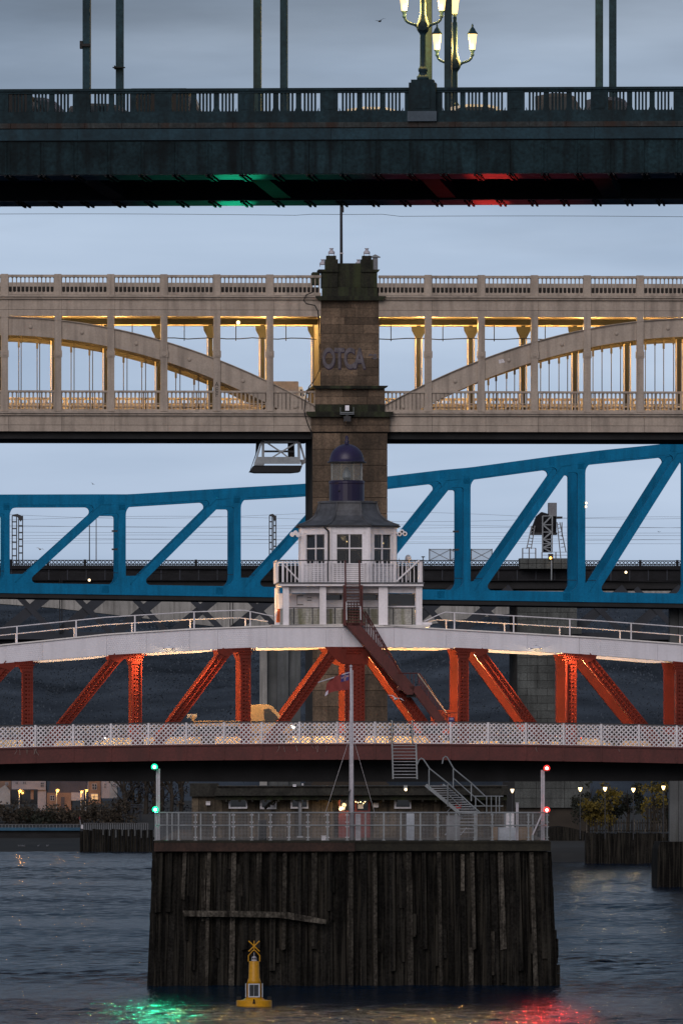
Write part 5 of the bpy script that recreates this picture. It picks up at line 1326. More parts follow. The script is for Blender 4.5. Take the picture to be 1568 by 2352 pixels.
for lab, xs_, s in (('cluster of white cameras and lamps on the left corner of the control cabin', ((185,1015),(215,1000),(240,1020)), -1), ('cluster of round white floodlights on the right corner of the control cabin', ((1172,1010),(1195,990),(1222,1008)), 1)):
    t = thing('floodlight', lab, 'floodlight', f, uvz=(0,0,0), group=None)
    MB().tube([(X(270 if s < 0 else 1138), 2.2, Y(1010)), (X(xs_[1][0]), 1.9, Y(1020)), (X(xs_[1][0]), 1.9, Y(1050))], .03, 5).build('bracket', m_dkmetal, t)
    for x, y in xs_:
        h_ = MB().lathe([(.02,-.1),(.10,-.08),(.12,.0),(.125,.10),(.09,.11)], 0, 0, 12).build('lamp_head', m_wood, t); h_.rotation_euler = (R(90), 0, 0); h_.location = (X(x), 1.8, Y(y))
        if s > 0: g_ = MB().lathe([(.001,.115),(.06,.115),(.06,.13),(.001,.13)], 0, 0, 10).build('lens', m_dkmetal, t); g_.rotation_euler = (R(90), 0, 0); g_.location = (X(x), 1.8, Y(y))
t = thing('orange_barrier', 'orange plastic barrier leaning against the left post of the cabin base', 'barrier', f, uvz=(0,0,0))
MB().prism([(X(46), Y(1825)), (X(80), Y(1825)), (X(80), Y(1700)), (X(66), Y(1690)), (X(50), Y(1760))], 3.0, 3.3).build('body', m_orange, t)
for i in range(3): MB().box(X(54+i*9), X(57+i*9), 2.98, 3.0, Y(1815), Y(1720)).build('rib', m_flagr, t)
t = thing('dish_antenna', 'small white dome antenna on the balcony at right', 'antenna', f, uvz=(X(1283), 5.5, Y(1252))); ORG[t.name] = (0,0,0)
MB().lathe([(.16,0),(.17,.1),(.15,.25),(.09,.33),(.02,.36)], 0, 0, 12).build('dome', m_wood, t, smooth=True); MB().box(-.5,-.15,-.02,.02,0,.03).box(-.5,-.47,-.02,.02,0,.16).box(-.03,.03,-.03,.03,-1.0,0).build('stand', m_wood, t)

# ------------------------------------------------------------------ red stairs from the cabin down to the deck
st = thing('staircase', 'dark red steel stairs running from the cabin balcony down across the truss', 'stairs', f, uvz=(0,0,0))
VS = -.55
for a, b in ((640, 664), (796, 818)): MB().prism([(X(a), Y(1490)), (X(b), Y(1490)), (X(b), Y(1840)), (X(a), Y(1840))], VS-.35, VS+.45).build('stringer', m_redd, st)
for i in range(13): cbx_ = MB().box(X(664), X(796), VS-.3+i*.04, VS+i*.04-.02, Y(1492+i*27), Y(1484+i*27)).build('tread', m_redd, st)
for i in range(7): MB().box(X(666), X(794), VS+.3, VS+.33, Y(1690+i*24+6), Y(1690+i*24)).build('mesh_bar', m_redd, st)
for x in (690, 715, 742, 768): MB().box(X(x-4), X(x+4), VS+.28, VS+.3, Y(1850), Y(1640)).build('mesh_bar', m_redd, st)
MB().tube([(X(655), VS-.4, Y(1262)), (X(658), VS-.4, Y(1500)), (X(662), VS-.5, Y(1640))], .045, 6).build('handrail', m_redd, st)
MB().tube([(X(785), VS-.4, Y(1262)), (X(788), VS-.4, Y(1500)), (X(795), VS-.5, Y(1680))], .045, 6).build('handrail', m_redd, st)
for x in (668, 797): MB().tube([(X(x-4), VS-.45, Y(1640)), (X(x), VS-.45, Y(1810))], .03, 6).build('rail_post', m_latt, st)
S = lambda x, y, v=None: (U(x), Z(y))
MB().box(X(640), X(830), VS-.5, VS+.5, Y(1862), Y(1838)).build('landing', m_redd, st)
# long flight
MB().prism([S(791,1432), S(822,1432), S(950,1578), S(946,1596), S(932,1596)], VS-.5, VS-.44).build('stringer', m_redd, st)
MB().prism([S(787,1432), S(822,1432), S(944,1572), S(944,1592), S(928,1594)], VS+.40, VS+.46).build('stringer', m_redd, st)
MB().prism([S(790,1434), S(800,1434), S(934,1588), S(928,1594)], VS-.43, VS+.39).build('stair_soffit', m_redd, st)
for i in range(16):
    t_ = i/15; x, y = 822+t_*118, 1434+t_*138; MB().box(U(x-6), U(x+3), VS-.43, VS+.39, Z(y+1), Z(y-.6)).build('tread', m_redd, st)
def rail_run(a, b, n, v, mat, hh_=30):
    mb = MB(); mb.tube([(U(a[0]), v, Z(a[1])), (U(b[0]), v, Z(b[1]))], .03, 5)
    mb.build('handrail', mat, st); mb = MB()
    for i in range(n+1):
        t_ = i/n; x, y = a[0]+(b[0]-a[0])*t_, a[1]+(b[1]-a[1])*t_; mb.box(U(x)-.018, U(x)+.018, v-.015, v+.015, Z(y+hh_), Z(y))
    mb.build_each('baluster', m_redd, st)
rail_run((830,1404), (918,1548), 15, VS-.5, m_redd, 34); rail_run((838,1404), (918,1540), 15, VS+.45, m_redd, 34)
rail_run((911,1547), (957,1547), 5, VS-.5, m_redd, 30)
m_redl = m_red
rail_run((957,1548), (1022,1638), 11, VS-.5, m_cream2, 26); rail_run((962,1546), (1026,1638), 11, VS+.45, m_redd, 26)  # nearer rail painted cream to stand in for yellow lamplight
rail_run((1022,1638), (1050,1638), 3, VS-.5, m_redd, 30)
MB().box(U(911), U(966), VS-.45, VS+.4, Z(1586), Z(1577)).build('landing', m_redd, st)
MB().box(U(932), U(953), VS-.3, VS+.3, Z(1602), Z(1585)).build('support_box', m_black, st)
for v in (VS-.5, VS+.4): MB().prism([S(938,1578), S(962,1576), S(1036,1676), S(1012,1676)], v, v+.06).build('stringer', m_redd, st)
for i in range(10): x, y = 958+i*7, 1582+i*9.6; MB().box(U(x-5), U(x+3), VS-.43, VS+.39, Z(y+1), Z(y-.6)).build('tread', m_redd, st)
t = thing('notice', 'small blue notice fixed beside the foot of the red stairs', 'sign', f, uvz=(0,0,0)); MB().box(U(1027), U(1040), VS-.62, VS-.58, Z(1658), Z(1648)).build('plate', m_flagb, t); MB().box(U(1029), U(1038), VS-.63, VS-.621, Z(1653), Z(1651)).build('text_line', m_flagw, t)

# ------------------------------------------------------------------ vehicles on the swing bridge
ROAD = Z(1715)
t = thing('flatbed_lorry', 'pale flatbed lorry with headlamps lit crossing the swing bridge', 'lorry', f, uvz=(U(545, 3.2), 3.2, ROAD)); ORG[t.name] = (0,0,0)
k_ = f.m(1, 3)
P_ = lambda x, y: ((x-545)*k_, (1715-y)*k_)
MB().prism([P_(572,1704), P_(572,1626), P_(578,1619), P_(612,1618), P_(624,1622), P_(640,1641), P_(652,1660), P_(668,1668), P_(671,1678), P_(671,1704)], -.92, .92).build('cab', m_lorry, t)
for sy in (-.935, .915): MB().prism([P_(606,1656), P_(604,1630), P_(617,1628), P_(634,1645), P_(641,1656)], sy, sy+.02).build('side_window', m_glass, t)
MB().box(*sorted((P_(442,0)[0], P_(570,0)[0])), -1.0, 1.0, P_(0,1668)[1], P_(0,1656)[1]).build('load_bed', m_lorry, t)
MB().box(P_(440,0)[0], P_(446,0)[0], -1.0, 1.0, P_(0,1656)[1], P_(0,1644)[1]).build('tail_board', m_lorry, t); MB().box(P_(430,0)[0], P_(452,0)[0], .2, .6, P_(0,1650)[1], P_(0,1640)[1]).build('load_box', m_grey, t)
MB().box(P_(450,0)[0], P_(640,0)[0], -.5, .5, P_(0,1690)[1], P_(0,1669)[1]).build('chassis', m_dkmetal, t)
for x in (478, 640):
    for sy in (-.85, .85):
        w_ = MB().lathe([(.02,-.11),(.34,-.11),(.37,0),(.34,.11),(.02,.11)], 0, 0, 14).build('wheel', m_rubber, t); w_.rotation_euler = (R(90), 0, 0); w_.location = (P_(x, 0)[0], sy, .37)
for sy in (-.75, .75): MB().ball((P_(671, 0)[0]+.02, sy, P_(0, 1672)[1]), .13).build('headlight', e_head, t)
lamp('lamp_light', 40, (1, .85, .6), t, t, (P_(676,0)[0]+.25, -.5, P_(0,1672)[1]), r=.1)
for lab, x, mt, k_ in (('dark car behind the lattice parapet, right of the gate', 1105, m_cars[2], {}), ('dark car behind the lattice parapet with a red tail lamp, right of centre', 1240, m_cars[0], dict(tail=True, face=-1)), ('blue black car behind the lattice parapet at the left', 150, m_cars[2], dict(head=True)), ('dark car behind the lattice parapet at far right', 1470, m_cars[0], {})):
    c_ = car(lab, f, x, 1715, 4.2, 4.2, 1.2, mt, **k_)
# ------------------------------------------------------------------ timber jetty of the swing bridge pier
f = JT
jt = thing('timber_jetty', 'massive black timber-faced pier jetty standing in the river', 'jetty', f, uvz=(0,0,0))
rj = random.Random(21)
EL = [(1956,351),(2060,349),(2110,346),(2160,349),(2200,345),(2262,341)]
ER = [(1956,1263),(2060,1268),(2110,1272),(2114,1266),(2140,1276),(2200,1281),(2262,1289)]
MB().prism([(U(357), Z(1957)), (U(1258), Z(1957)), (U(1280), -1), (U(350), -1)], .25, 60).build('core_fill', m_black, jt)
for i in range(64):                                              # upright planks, slightly battered
    a = 351+14.3*i; k0 = (a-784)/456.0; b = a+13.6
    sp = 1+.033*(1 if a > 784 else 1)
    ab, bb = 784+(a-784)*1.030-(1.5 if a < 784 else -2), 784+(b-784)*1.030-(1.5 if a < 784 else -2)
    y0 = rj.uniform(-.08, .05); top = 1956.5+rj.uniform(0, 2)
    o = MB().prism([(U(a), Z(top)), (U(b), Z(top)), (U(bb), -.6), (U(ab), -.6)], y0, y0+.35).build('plank', m_timber, jt)
fend = [362,385,420,447,476,500,532,560,590,622,650,683,715,752,800,828,856,893,932,968,1003,1040,1079,1110,1143,1180,1215,1247]
for i, a in enumerate(fend):
    wd = rj.choice([9, 11, 13]); c2 = 784+(a-784)*1.027; bot = rj.choice([2262, 2262, 2230, 2262, 2180]) if a > 440 else rj.uniform(2060, 2120)
    if a == 752: bot = 2092
    kk = (bot-1956)/306.0; x2 = a+(c2-a)*kk
    y0 = -.22-rj.uniform(0,.06)
    pale = i % 2 == 0 and a > 400
    MB().prism([(U(a), Z(1958+rj.uniform(0,3))), (U(a+wd), Z(1958)), (U(x2+wd+rj.uniform(-1.5,1.5)), Z(bot) if bot < 2262 else -.6), (U(x2+rj.uniform(-1.5,1.5)), Z(bot+rj.uniform(-4,4)) if bot < 2262 else -.6)], y0, y0+.26).build('fender_pile', m_timberp if pale else m_timber, jt)
MB().prism([(U(420), Z(2092)), (U(560), Z(2093)), (U(664), Z(2096)), (U(704), Z(2104)), (U(750), Z(2113)), (U(748), Z(2123)), (U(700), Z(2117)), (U(640), Z(2108)), (U(424), Z(2105))], -.62, -.38).build('waling', m_timberp, jt)
for i in range(15):                                               # ragged side timbers
    y = 1958+20*i; x0 = interp(EL, y)-rj.uniform(0, 4); xr = interp(ER, y)
    MB().box(U(x0), U(x0+9), .4, 1.2, Z(min(y+rj.uniform(16, 30), 2275)), Z(y)).build('side_timber', m_timber, jt)
    xr += rj.uniform(-2, 4); MB().box(U(xr-6), U(xr+1), .3, 1.2, Z(min(y+rj.uniform(16, 30), 2275)), Z(y)).build('side_timber', m_timber, jt)
for i in range(34):                                               # odd short boards and patches on the face
    a = rj.uniform(356, 1240); k_ = rj.uniform(1960, 2200); dx = (a-784)*.03*(k_-1956)/306
    MB().box(U(a+dx), U(a+dx+rj.uniform(5, 14)), -.13-rj.uniform(0, .04), .05, Z(k_+rj.uniform(30, 120)), Z(k_)).build('patch_board', m_timber if rj.random() < .65 else m_timberp, jt)
MB().box(U(354), U(815), -.40, 2, Z(1956), Z(1936)).build('edge_beam', m_cap, jt); MB().box(U(815.5), U(1264), -.36, 2, Z(1955), Z(1934)).build('edge_beam', m_cap2, jt)
MB().box(U(354), U(1262), -.42, 1.5, Z(1936)+.002, Z(1931)).build('edge_plank', m_cap2, jt)
MB().box(U(357), U(1258), 1.6, 62, Z(1950), Z(1934)).build('deck', m_shed, jt)
# guard rail with mesh panels
t = gr = thing('guard_rail', 'galvanised guard rail with wire mesh panels along the jetty edge', 'railing', f, uvz=(0,0,0))
posts = [357,384,410,449,492,536,578,621,663,707,752,797,839,881,920,965,1005,1047,1090,1130,1171,1213,1256]
for x in posts:
    pp_ = MB().box(U(x)-.035, U(x)+.035, -.04, .03, Z(1932), Z(1866)).build('post', m_galv, gr)
    MB().box(U(x)-.08, U(x)+.08, -.08, .07, Z(1932), Z(1929.5)).build('foot_plate', m_galv, pp_, gr)
    if 440 < x < 830 or x > 1000:
        for y in (1872.5, 1889, 1899.5, 1924):
            for s in (-1, 1): MB().box(U(x)+s*.06-.022, U(x)+s*.06+.022, -.07, -.03, Z(y+1.3), Z(y-1.3)).build('clamp', m_pole if 440 < x < 830 else m_galv, pp_, gr)  # left-hand clamps are painted pale to stand in for glints
for y in (1867, 1896.5): MB().tube([(U(357), -.02, Z(y)), (U(1256), -.02, Z(y))], .035, 6).build('rail', m_galv, gr)
for a, b in zip(posts, posts[1:]):
    mb = MB(); w_ = U(b)-U(a)
    for y0, y1 in ((1870, 1894), (1899, 1928)):
        n = int(w_/.062); 
        for i in range(1, n): x = U(a)+w_*i/n; mb.box(x-.0042, x+.0042, .0, .008, Z(y1), Z(y0))
        m_ = int((Z(y0)-Z(y1))/.062)
        for j in range(m_+1): z = Z(y1)+(Z(y0)-Z(y1))*j/m_; mb.box(U(a)+.05, U(b)-.05, .008, .016, z-.0042, z+.0042)
    mb.build('mesh_panel', m_galvd, gr)
t = thing('guard_rail', 'rear guard rail posts seen through the front mesh of the jetty', 'railing', f, uvz=(0,0,0))
for x in (395,461,527,594,665,1030,1094,1159,1187,1223,1243): MB().box(U(x,4)-.03, U(x,4)+.03, 3.97, 4.03, Z(1934), Z(1867,4)).build('post', m_galv, t)
for y in (1868, 1897): MB().tube([(U(390,4), 4, Z(y,4)), (U(668,4), 4, Z(y,4))], .025, 5).tube([(U(1026,4), 4, Z(y,4)), (U(1250,4), 4, Z(y,4))], .025, 5).build('rail', m_galv, t)
# flagpole and flag
t = thing('flagpole', 'tall white flagpole with a slanting gaff standing at the jetty edge', 'flagpole', f, uvz=(U(808), .3, Z(1932))); ORG[t.name] = (0,0,0)
q = f.m(1)
MB().tube([(0,0,0),(-.3*q,0,120*q),(-1.2*q,0,260*q),(-2.2*q,0,398*q)], [4.6*q,4.3*q,3.6*q,2.7*q], 10).build('mast', m_pole, t, smooth=True)
MB().lathe([(.02,398*q),(.07,400*q),(.07,403*q),(.01,405*q)], -2.2*q, 0, 8).build('truck', m_pole, t)
MB().tube([(-3*q,0,388*q),(-78*q,-.1,364*q)], .028, 5).build('gaff', m_pole, t)
for x0, x1, z1 in ((-6,-8,300),(3,4,392)): MB().tube([(x0*q,-.05,8*q),(x1*q*.6,-.05,z1*q)], .012, 4).build('halyard', m_latt, t)
MB().tube([(-6*q,-.1,60*q),(-9*q,-.1,90*q),(-6*q,-.1,112*q),(-3*q,-.1,118*q)], .02, 5).build('cable', m_dkmetal, t)
for a, b in ((-64, 150), (55, 130)): MB().tube([(a*q, .6, 55*q), (-1*q, .1, 250*q)], .008, 3).build('stay_wire', m_latt, t)
MB().box(8*q, 20*q, -.05, .2, 0, 62*q).build('base_post', m_pole, t)
t = thing('flag', 'faded red ensign drooping from the gaff of the white flagpole', 'flag', f, uvz=(U(806), .25, Z(1540))); ORG[t.name] = (0,0,0)
def flag_piece(x0, x1, y0, y1, name, mat, off=0, nx=14, ny=8):
    vs, fs = [], []
    for j in range(ny+1):
        for i in range(nx+1):
            s, r_ = i/nx, j/ny
            s = x0+(x1-x0)*s; r_ = y0+(y1-y0)*r_
            x = -4-52*s-4*r_*s; z = -2-50*s*s*.62-r_*(42-12*s)-3*math.sin(s*5)
            vs.append((x*q, .12*math.sin(s*9+r_*2)+off, z*q))
    for j in range(ny):
        for i in range(nx): a = j*(nx+1)+i; fs.append((a, a+1, a+nx+2, a+nx+1))
    return MB().add(vs, fs).build(name, mat, t, smooth=True)
flag_piece(0, 1, 0, 1, 'cloth', m_flagr)
flag_piece(.02, .36, .0, .48, 'canton', m_flagb, -.012)
flag_piece(.02, .36, .20, .28, 'cross_band', m_flagw, -.022, 8, 2); flag_piece(.16, .22, .0, .48, 'cross_band', m_flagw, -.022, 4, 6)
flag_piece(.02, .36, .22, .26, 'cross_band', m_flagr, -.03, 8, 2); flag_piece(.175, .205, .0, .48, 'cross_band', m_flagr, -.03, 4, 6)
flag_piece(.88, 1.0, .70, 1.0, 'worn_end', m_flagw, -.012, 4, 4)
# old brown shed on the jetty
f = SH = Frame(486)
t = shd = thing('jetty_shed', 'old brown low shed with white windows and red doors under the swing bridge', 'shed', f, uvz=(0,0,0))
ZD = JT.z(1934)
edges = [440]+[500+20.2*i for i in range(1, 34)]
wins = [(525,568,1829,1858),(597,635,1829,1859),(667,708,1829,1858),(905,944,1829,1858)]
xs_ = 440
while xs_ < 1160:
    x1 = min(1163, xs_+rj.uniform(15, 24))
    if not (775 < xs_ < 850): MB().box(U(xs_)+.01, U(min(x1, 776) if xs_ < 775 else x1)-.01, .0-rj.uniform(0,.04), .4, ZD, Z(1826)).build('wall_board', m_shed, shd)
    xs_ = x1 if not (775 < xs_ < 850) else max(x1, 851)
MB().box(U(441), U(1162), .42, 5, ZD, Z(1812)).build('core_wall', m_black, shd)
MB().prism([(U(492), Z(1828)), (U(500), Z(1806)), (U(1166), Z(1805)), (U(1166), Z(1826))], -1.3, 5.2).build('roof', m_shedroof, shd)
MB().box(U(500), U(1150), -1.36, -1.30, Z(1809), Z(1806.5)).build('roof_edge', m_timberp, shd)
MB().box(U(494), U(1163), -1.0, -.95, Z(1838), Z(1828)).build('eaves_board', m_moss, shd)
MB().box(U(436), U(500), -.3, 4, Z(1830), Z(1800)).build('side_roof', m_shedroof, shd)
for i in range(22): x = 520+30*i; MB().box(U(x)-.05, U(x)+.05, -1.2, -.05, Z(1842), Z(1836)).build('rafter', m_timber, shd)
def uwin(x0, x1, y0, y1):
    w_ = MB().box(U(x0), U(x1), -.14, -.06, Z(y0+3.6), Z(y0)).box(U(x0), U(x1), -.16, -.06, Z(y1), Z(y1-4)).box(U(x0), U(x0+4.5), -.14, -.06, Z(y1-4), Z(y0+3.6)).box(U(x1-3.5), U(x1), -.14, -.06, Z(y1-4), Z(y0+3.6)).build('window', m_upvc, shd)
    MB().box(U(x0+4.5), U(x1-3.5), -.10, -.085, Z(y1-4), Z(y0+3.6)).build('pane', m_glass, w_, shd)
for w_ in wins: uwin(*w_)
MB().box(U(621), U(631), -.13, -.11, Z(1856), Z(1830)).build('window_poster', m_upvc, shd)
for a, b in ((777, 811), (814, 850)): 
    d_ = MB().box(U(a), U(b), -.12, .4, ZD, Z(1828)).build('door', m_door, shd); MB().box(U(a+5), U(b-6), -.14, -.12, Z(1862), Z(1838)).build('door_pane', m_glass, d_, shd)
MB().box(U(850.5), U(857), -.1, .1, ZD, Z(1826)).build('door_frame', m_timberp, shd); MB().box(U(767), U(776), -.1, .1, ZD, Z(1826)).build('door_frame', m_timberp, shd)
for x, y, s in ((782,1859,.09),(786,1856,.06),(817,1842,.035),(822,1844,.03),(828,1843,.035),(834,1846,.03),(838,1842,.03)): MB().ball((U(x), -.3, Z(y)), s*.8).build('indoor_lamp', e_warm, shd)
lamp('lamp_light', 20, (1, .65, .3), shd, shd, (U(790), -.7, Z(1850)), r=.1)
for x0, x1, y0, y1, m_ in ((473,483,1841,1850,m_latt),(779,792,1852,1861,m_latt),(822,834,1848,1858,m_latt),(857,869,1845,1855,m_upvc),(673,680,1802,1807,m_upvc),(693,697,1800,1804,m_latt)):
    tt = thing('notice', 'small white notice '+{473:'left of the first shed window',779:'in the left red shed door',822:'in the right red shed door',857:'on the shed wall right of the red doors',673:'on the shed eaves, left one of two',693:'on the shed eaves, smaller right one of two'}[x0], 'notice', f, uvz=(0,0,0)); vv = -1.42 if y0 < 1820 else -.19
    MB().box(U(x0), U(x1), vv-.02, vv+.02, Z(y1), Z(y0)).build('sheet', m_, tt); MB().box(U(x0+1), U(x1-1), vv-.03, vv-.02, Z(y0+2.4), Z(y0+1)).build('header', m_grey, tt)
MB().box(U(1020), U(1062), -.18, -.1, Z(1860), Z(1834)).build('panel_board', m_timberp, shd)
tt = thing('lifebuoy', 'bright red life ring cover on the shed wall behind the grey stairs', 'lifebuoy', f, uvz=(U(1052), -.3, Z(1847))); ORG[tt.name] = (0,0,0)
m_life = M('red lifebuoy', (.75, .035, .03), .5, var=.1)
MB().prism([(-.17,.02),(-.10,.16),(.14,.25),(.15,-.16),(.05,-.27),(-.12,-.18)], -.05, .1).build('cover', m_life, tt); lr = MB().lathe([(.07,0),(.09,.04),(.05,.06),(.04,.0)], 0, 0, 10).build('ring', m_flagr, tt); lr.rotation_euler = (R(90),0,0); lr.location = (0,-.06,0)
tt = thing('chimney_cowl', 'grey bent vent pipe beside the third shed window', 'vent', f, uvz=(U(689), -.6, ZD)); ORG[tt.name] = (0,0,0)
q = f.m(1); MB().tube([(0,0,0),(0,0,80*q),(-2*q,0,86*q),(-6*q,0,87*q),(-8*q,0,83*q)], .09, 8).build('pipe', m_galvd, tt, smooth=True); MB().box(-.14,.14,-.14,.14,0,.08).build('flange', m_galvd, tt)
tt = thing('branch', 'crooked dark driftwood branch fixed before the middle shed window', 'branch', f, uvz=(0,0,0))
MB().tube([(U(608), -.8, Z(1858)), (U(620), -.85, Z(1846)), (U(632), -.8, Z(1840)), (U(612), -.9, Z(1828)), (U(604), -.9, Z(1818))], [.07,.09,.06,.06,.04], 6).tube([(U(620), -.85, Z(1846)), (U(628), -.9, Z(1848)), (U(632), -.8, Z(1843))], .05, 5).build('wood', m_timber, tt)
# loose things on the jetty
f = JT
def item(name, label, cat, x0, x1, y0, y1, v, mat, extra=None):
    t = thing(name, label, cat, f, uvz=(U((x0+x1)/2, v), v, ZD)); ORG[t.name] = (0,0,0)
    w_ = U(x1, v)-U(x0, v); h_ = Z(y0, v)-ZD; h2 = max(0, 0)
    b_ = MB().prism([(-w_/2,0.02),(-w_/2,h_-.04),(-w_/2+.03,h_),(w_/2-.03,h_),(w_/2,h_-.04),(w_/2,.02)], 0, .5).build('body', mat, t)
    MB().box(-w_/2-.015, w_/2+.015, -.015, .515, h_+.001, h_+.035).build('lid', extra or mat, t)
    return t
item('cabinet', 'tall pale blue grey cabinet behind the jetty rail right of the flagpole', 'cabinet', 933, 951, 1869, 1932, 1.0, m_greyfr)
item('dark_bin', 'black bin behind the jetty mesh left of centre', 'bin', 594, 612, 1886, 1932, 1.5, m_rubber, m_dkmetal)
item('white_box', 'small white box on the jetty edge left of the red doors', 'box', 738, 748, 1922, 1932, .4, m_upvc)
item('grey_locker', 'wide grey electrical locker under the grey stairs', 'locker', 1025, 1056, 1876, 1932, 5, m_grey)
item('cardboard_box', 'brown cardboard carton at the right end of the jetty', 'carton', 1128, 1142, 1902, 1932, 2.2, m_card)
item('storage_box', 'long pale blue storage box between the cartons on the jetty', 'box', 1143, 1186, 1903, 1932, 2.4, m_greyfr)
item('cardboard_box', 'wider brown carton at the far right behind the jetty mesh', 'carton', 1190, 1222, 1902, 1932, 2.3, m_card)
item('bollard', 'short white post with a cap at the jetty rail near the right end', 'post', 1184.5, 1190.5, 1846, 1932, .3, m_pole)
item('white_pipe_box', 'pale sack leaning behind the jetty mesh near the right end', 'sack', 1162, 1180, 1868, 1932, 2.8, m_latt)
# steep ladder from the parapet gate
t = thing('gangway_ladder', 'steep grey ladder hanging below the white lattice gate', 'ladder', Frame(515), uvz=(0,0,0))
f = Frame(515)
for xa, xb in ((900, 903), (955, 958)): MB().bar((U(xa), Z(1708)), (U(xb-.5), Z(1790)), .075, 0, .12).build('side_rail', m_galv, t)
for i in range(11): y = 1712+7.4*i; MB().box(U(902.5), U(955.5), .01, .10, Z(y+1.5), Z(y)).build('rung', m_galvd, t)
# grey stairs to the jetty deck
t = gs = thing('steel_staircase', 'open grey steel stairs with curved handrails leading down to the jetty', 'stairs', Frame(482), uvz=(0,0,0))
f = Frame(482)
C2 = lambda x: 784+x/2
C3 = lambda x: 823+x/3.333
D3 = lambda y: (2180+y/2.613)/1.27551
pt = lambda x, y, v: (U(C3(x)), v, Z(D3(y)))
for v, o in ((0, 0), (1.0, 130)):
    MB().bar((U(C3(515+o)), Z(D3(315))), (U(C3(780+o)), Z(D3(535))), .16, v, v+.05).build('stringer', m_galv, gs)
for i in range(13): x, y = 530+i*21.5, 320+i*17.6; MB().box(U(C3(x)), U(C3(x+150)), .05, 1.0, Z(D3(y+6)), Z(D3(y))).build('tread', m_galvd, gs)
MB().tube([pt(445,165,0), pt(462,125,0), pt(480,110,0), pt(497,118,0), pt(545,190,0), pt(690,305,0), pt(860,465,0), pt(935,530,0)], .035, 6).build('handrail', m_galv, gs)
MB().tube([pt(643,152,1), pt(650,110,1), pt(665,95,1), pt(680,102,1), pt(730,190,1), pt(868,303,1), pt(970,400,1)], .035, 6).build('handrail', m_galv, gs)
MB().tube([pt(730,265,1), pt(870,390,1), pt(975,480,1)], .028, 6).tube([pt(690,390,0), pt(780,480,0)], .028, 6).build('mid_rail', m_galv, gs)
for a in ((540,190,355,0),(683,310,480,0),(727,190,335,1),(865,305,440,1),(795,400,530,0.5)): MB().tube([pt(a[0],a[1],a[3]), pt(a[0],a[2],a[3])], .032, 6).build('rail_post', m_galv, gs)
for a, b in (((665,700),(820,520)),((660,700),(800,560)),((780,700),(830,640)),((680,520),(790,410)),((860,530),(880,480))): MB().tube([pt(a[0],a[1],.5), pt(b[0],b[1],.5)], .022, 5).build('brace', m_galvd, gs)
for i in range(6): MB().box(U(C3(770)), U(C3(895)), .4, .8, Z(D3(545+i*26+5)), Z(D3(545+i*26))).build('tread', m_galvd, gs)
for v, yy in ((.9, 402), (.9, 478)): MB().tube([pt(885,yy,v), pt(1110,yy,v)], .03, 6).build('landing_rail', m_galv, gs)
for x in (898, 982, 1018, 1055, 1080): MB().tube([pt(x,402,.9), pt(x,540,.9)], .03, 6).build('rail_post', m_galv, gs)
f = JT
# signal light masts
def nav(label, px, ys, col, mat, aim_px, lights_px, py_base, e):
    t = thing('signal_mast', label, 'signal light', JT, uvz=(JT.u(px, .6), .6, JT.z(py_base, .6)), group='navigation light masts at the jetty corners'); ORG[t.name] = (0,0,0)
    q = JT.m(1)
    h_ = (py_base-ys[0])*q
    MB().box(-4.5*q, -1*q, -.05, .05, 0, h_-4*q).box(-.7*q, 4.5*q, -.02, .08, 0, h_-4*q).build('mast', m_pole, t)
    MB().box(-5.5*q, 5.5*q, -.2, .2, 0, .05).build('foot_plate', m_galv, t)
    for (lx, y) in zip(lights_px, ys):
        x = (lx-px)*q; z = (py_base-y)*q
        MB().ball((x, -.25, z), .155).build('halo_globe', mat, t); co_ = MB().lathe([(.001,0),(.07,.0),(.06,.03),(.001,.05)], 0, 0, 10).build('lamp_core', e_greenc if mat == e_green else e_redc, t); co_.rotation_euler = (R(90), 0, 0); co_.location = (x, -.40, z)  # oversized coloured globe stands in for the glow around the lamp
        MB().lathe([(.09,z-.15),(.13,z-.13),(.12,z-.09),(.03,z-.07)], x, -.25, 10).build('lamp_base', m_dkmetal, t)
        MB().box(min(0, x), max(0, x), -.27, -.2, z-.14, z-.10).build('bracket', m_dkmetal, t)
        lamp('lamp_light', e*7, col, t, t, (x, -.52, z), 'SPOT', .1, 92, .9, aim=(x, -9.5, z-9)); lamp('lamp_light', .5, col, t, t, (x, -.5, z), r=.1)
    x = (lights_px[0]-px)*q; z = (py_base-ys[0])*q
    # added spots, aimed from the mast to tint the road bridge soffit
    w0 = JT.world(JT.u(px, .6)+x, .6-.5, JT.z(py_base, .6)+z+.15)
    for v_, k_, dx_, sz_ in ((1.7, 1.0, 0, 1.5), (20.2, 1.0, -6, 1.5), (2.0, .06, 0, 7), (20.2, .06, 0, 7)):
        w1 = TY.world(TY.u(aim_px+dx_, v_), v_, TY.z(398))
        d = bpy.data.lights.new('beam', 'SPOT'); d.energy = e*700*k_; d.color = col; d.spot_size = R(sz_); d.spot_blend = 1; d.shadow_soft_size = .08
        o = bpy.data.objects.new('soffit_tint_spot', d); COL.objects.link(o); o.parent = t; o.location = w0-Vector(t.location); o.rotation_euler = (w1-w0).to_track_quat('-Z', 'Y').to_euler()
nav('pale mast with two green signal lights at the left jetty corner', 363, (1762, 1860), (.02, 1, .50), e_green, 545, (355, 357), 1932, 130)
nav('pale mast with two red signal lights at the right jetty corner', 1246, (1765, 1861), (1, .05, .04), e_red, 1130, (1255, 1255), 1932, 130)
t = thing('wall_brace', 'short white diagonal prop at the right end of the jetty rail', 'prop', f, uvz=(0,0,0)); MB().bar((U(1222), Z(1920)), (U(1243), Z(1872)), .07, -.12, -.06).build('bar', m_pole, t); MB().box(U(1220), U(1225), -.14, -.04, Z(1932), Z(1918)).build('shoe', m_galv, t)
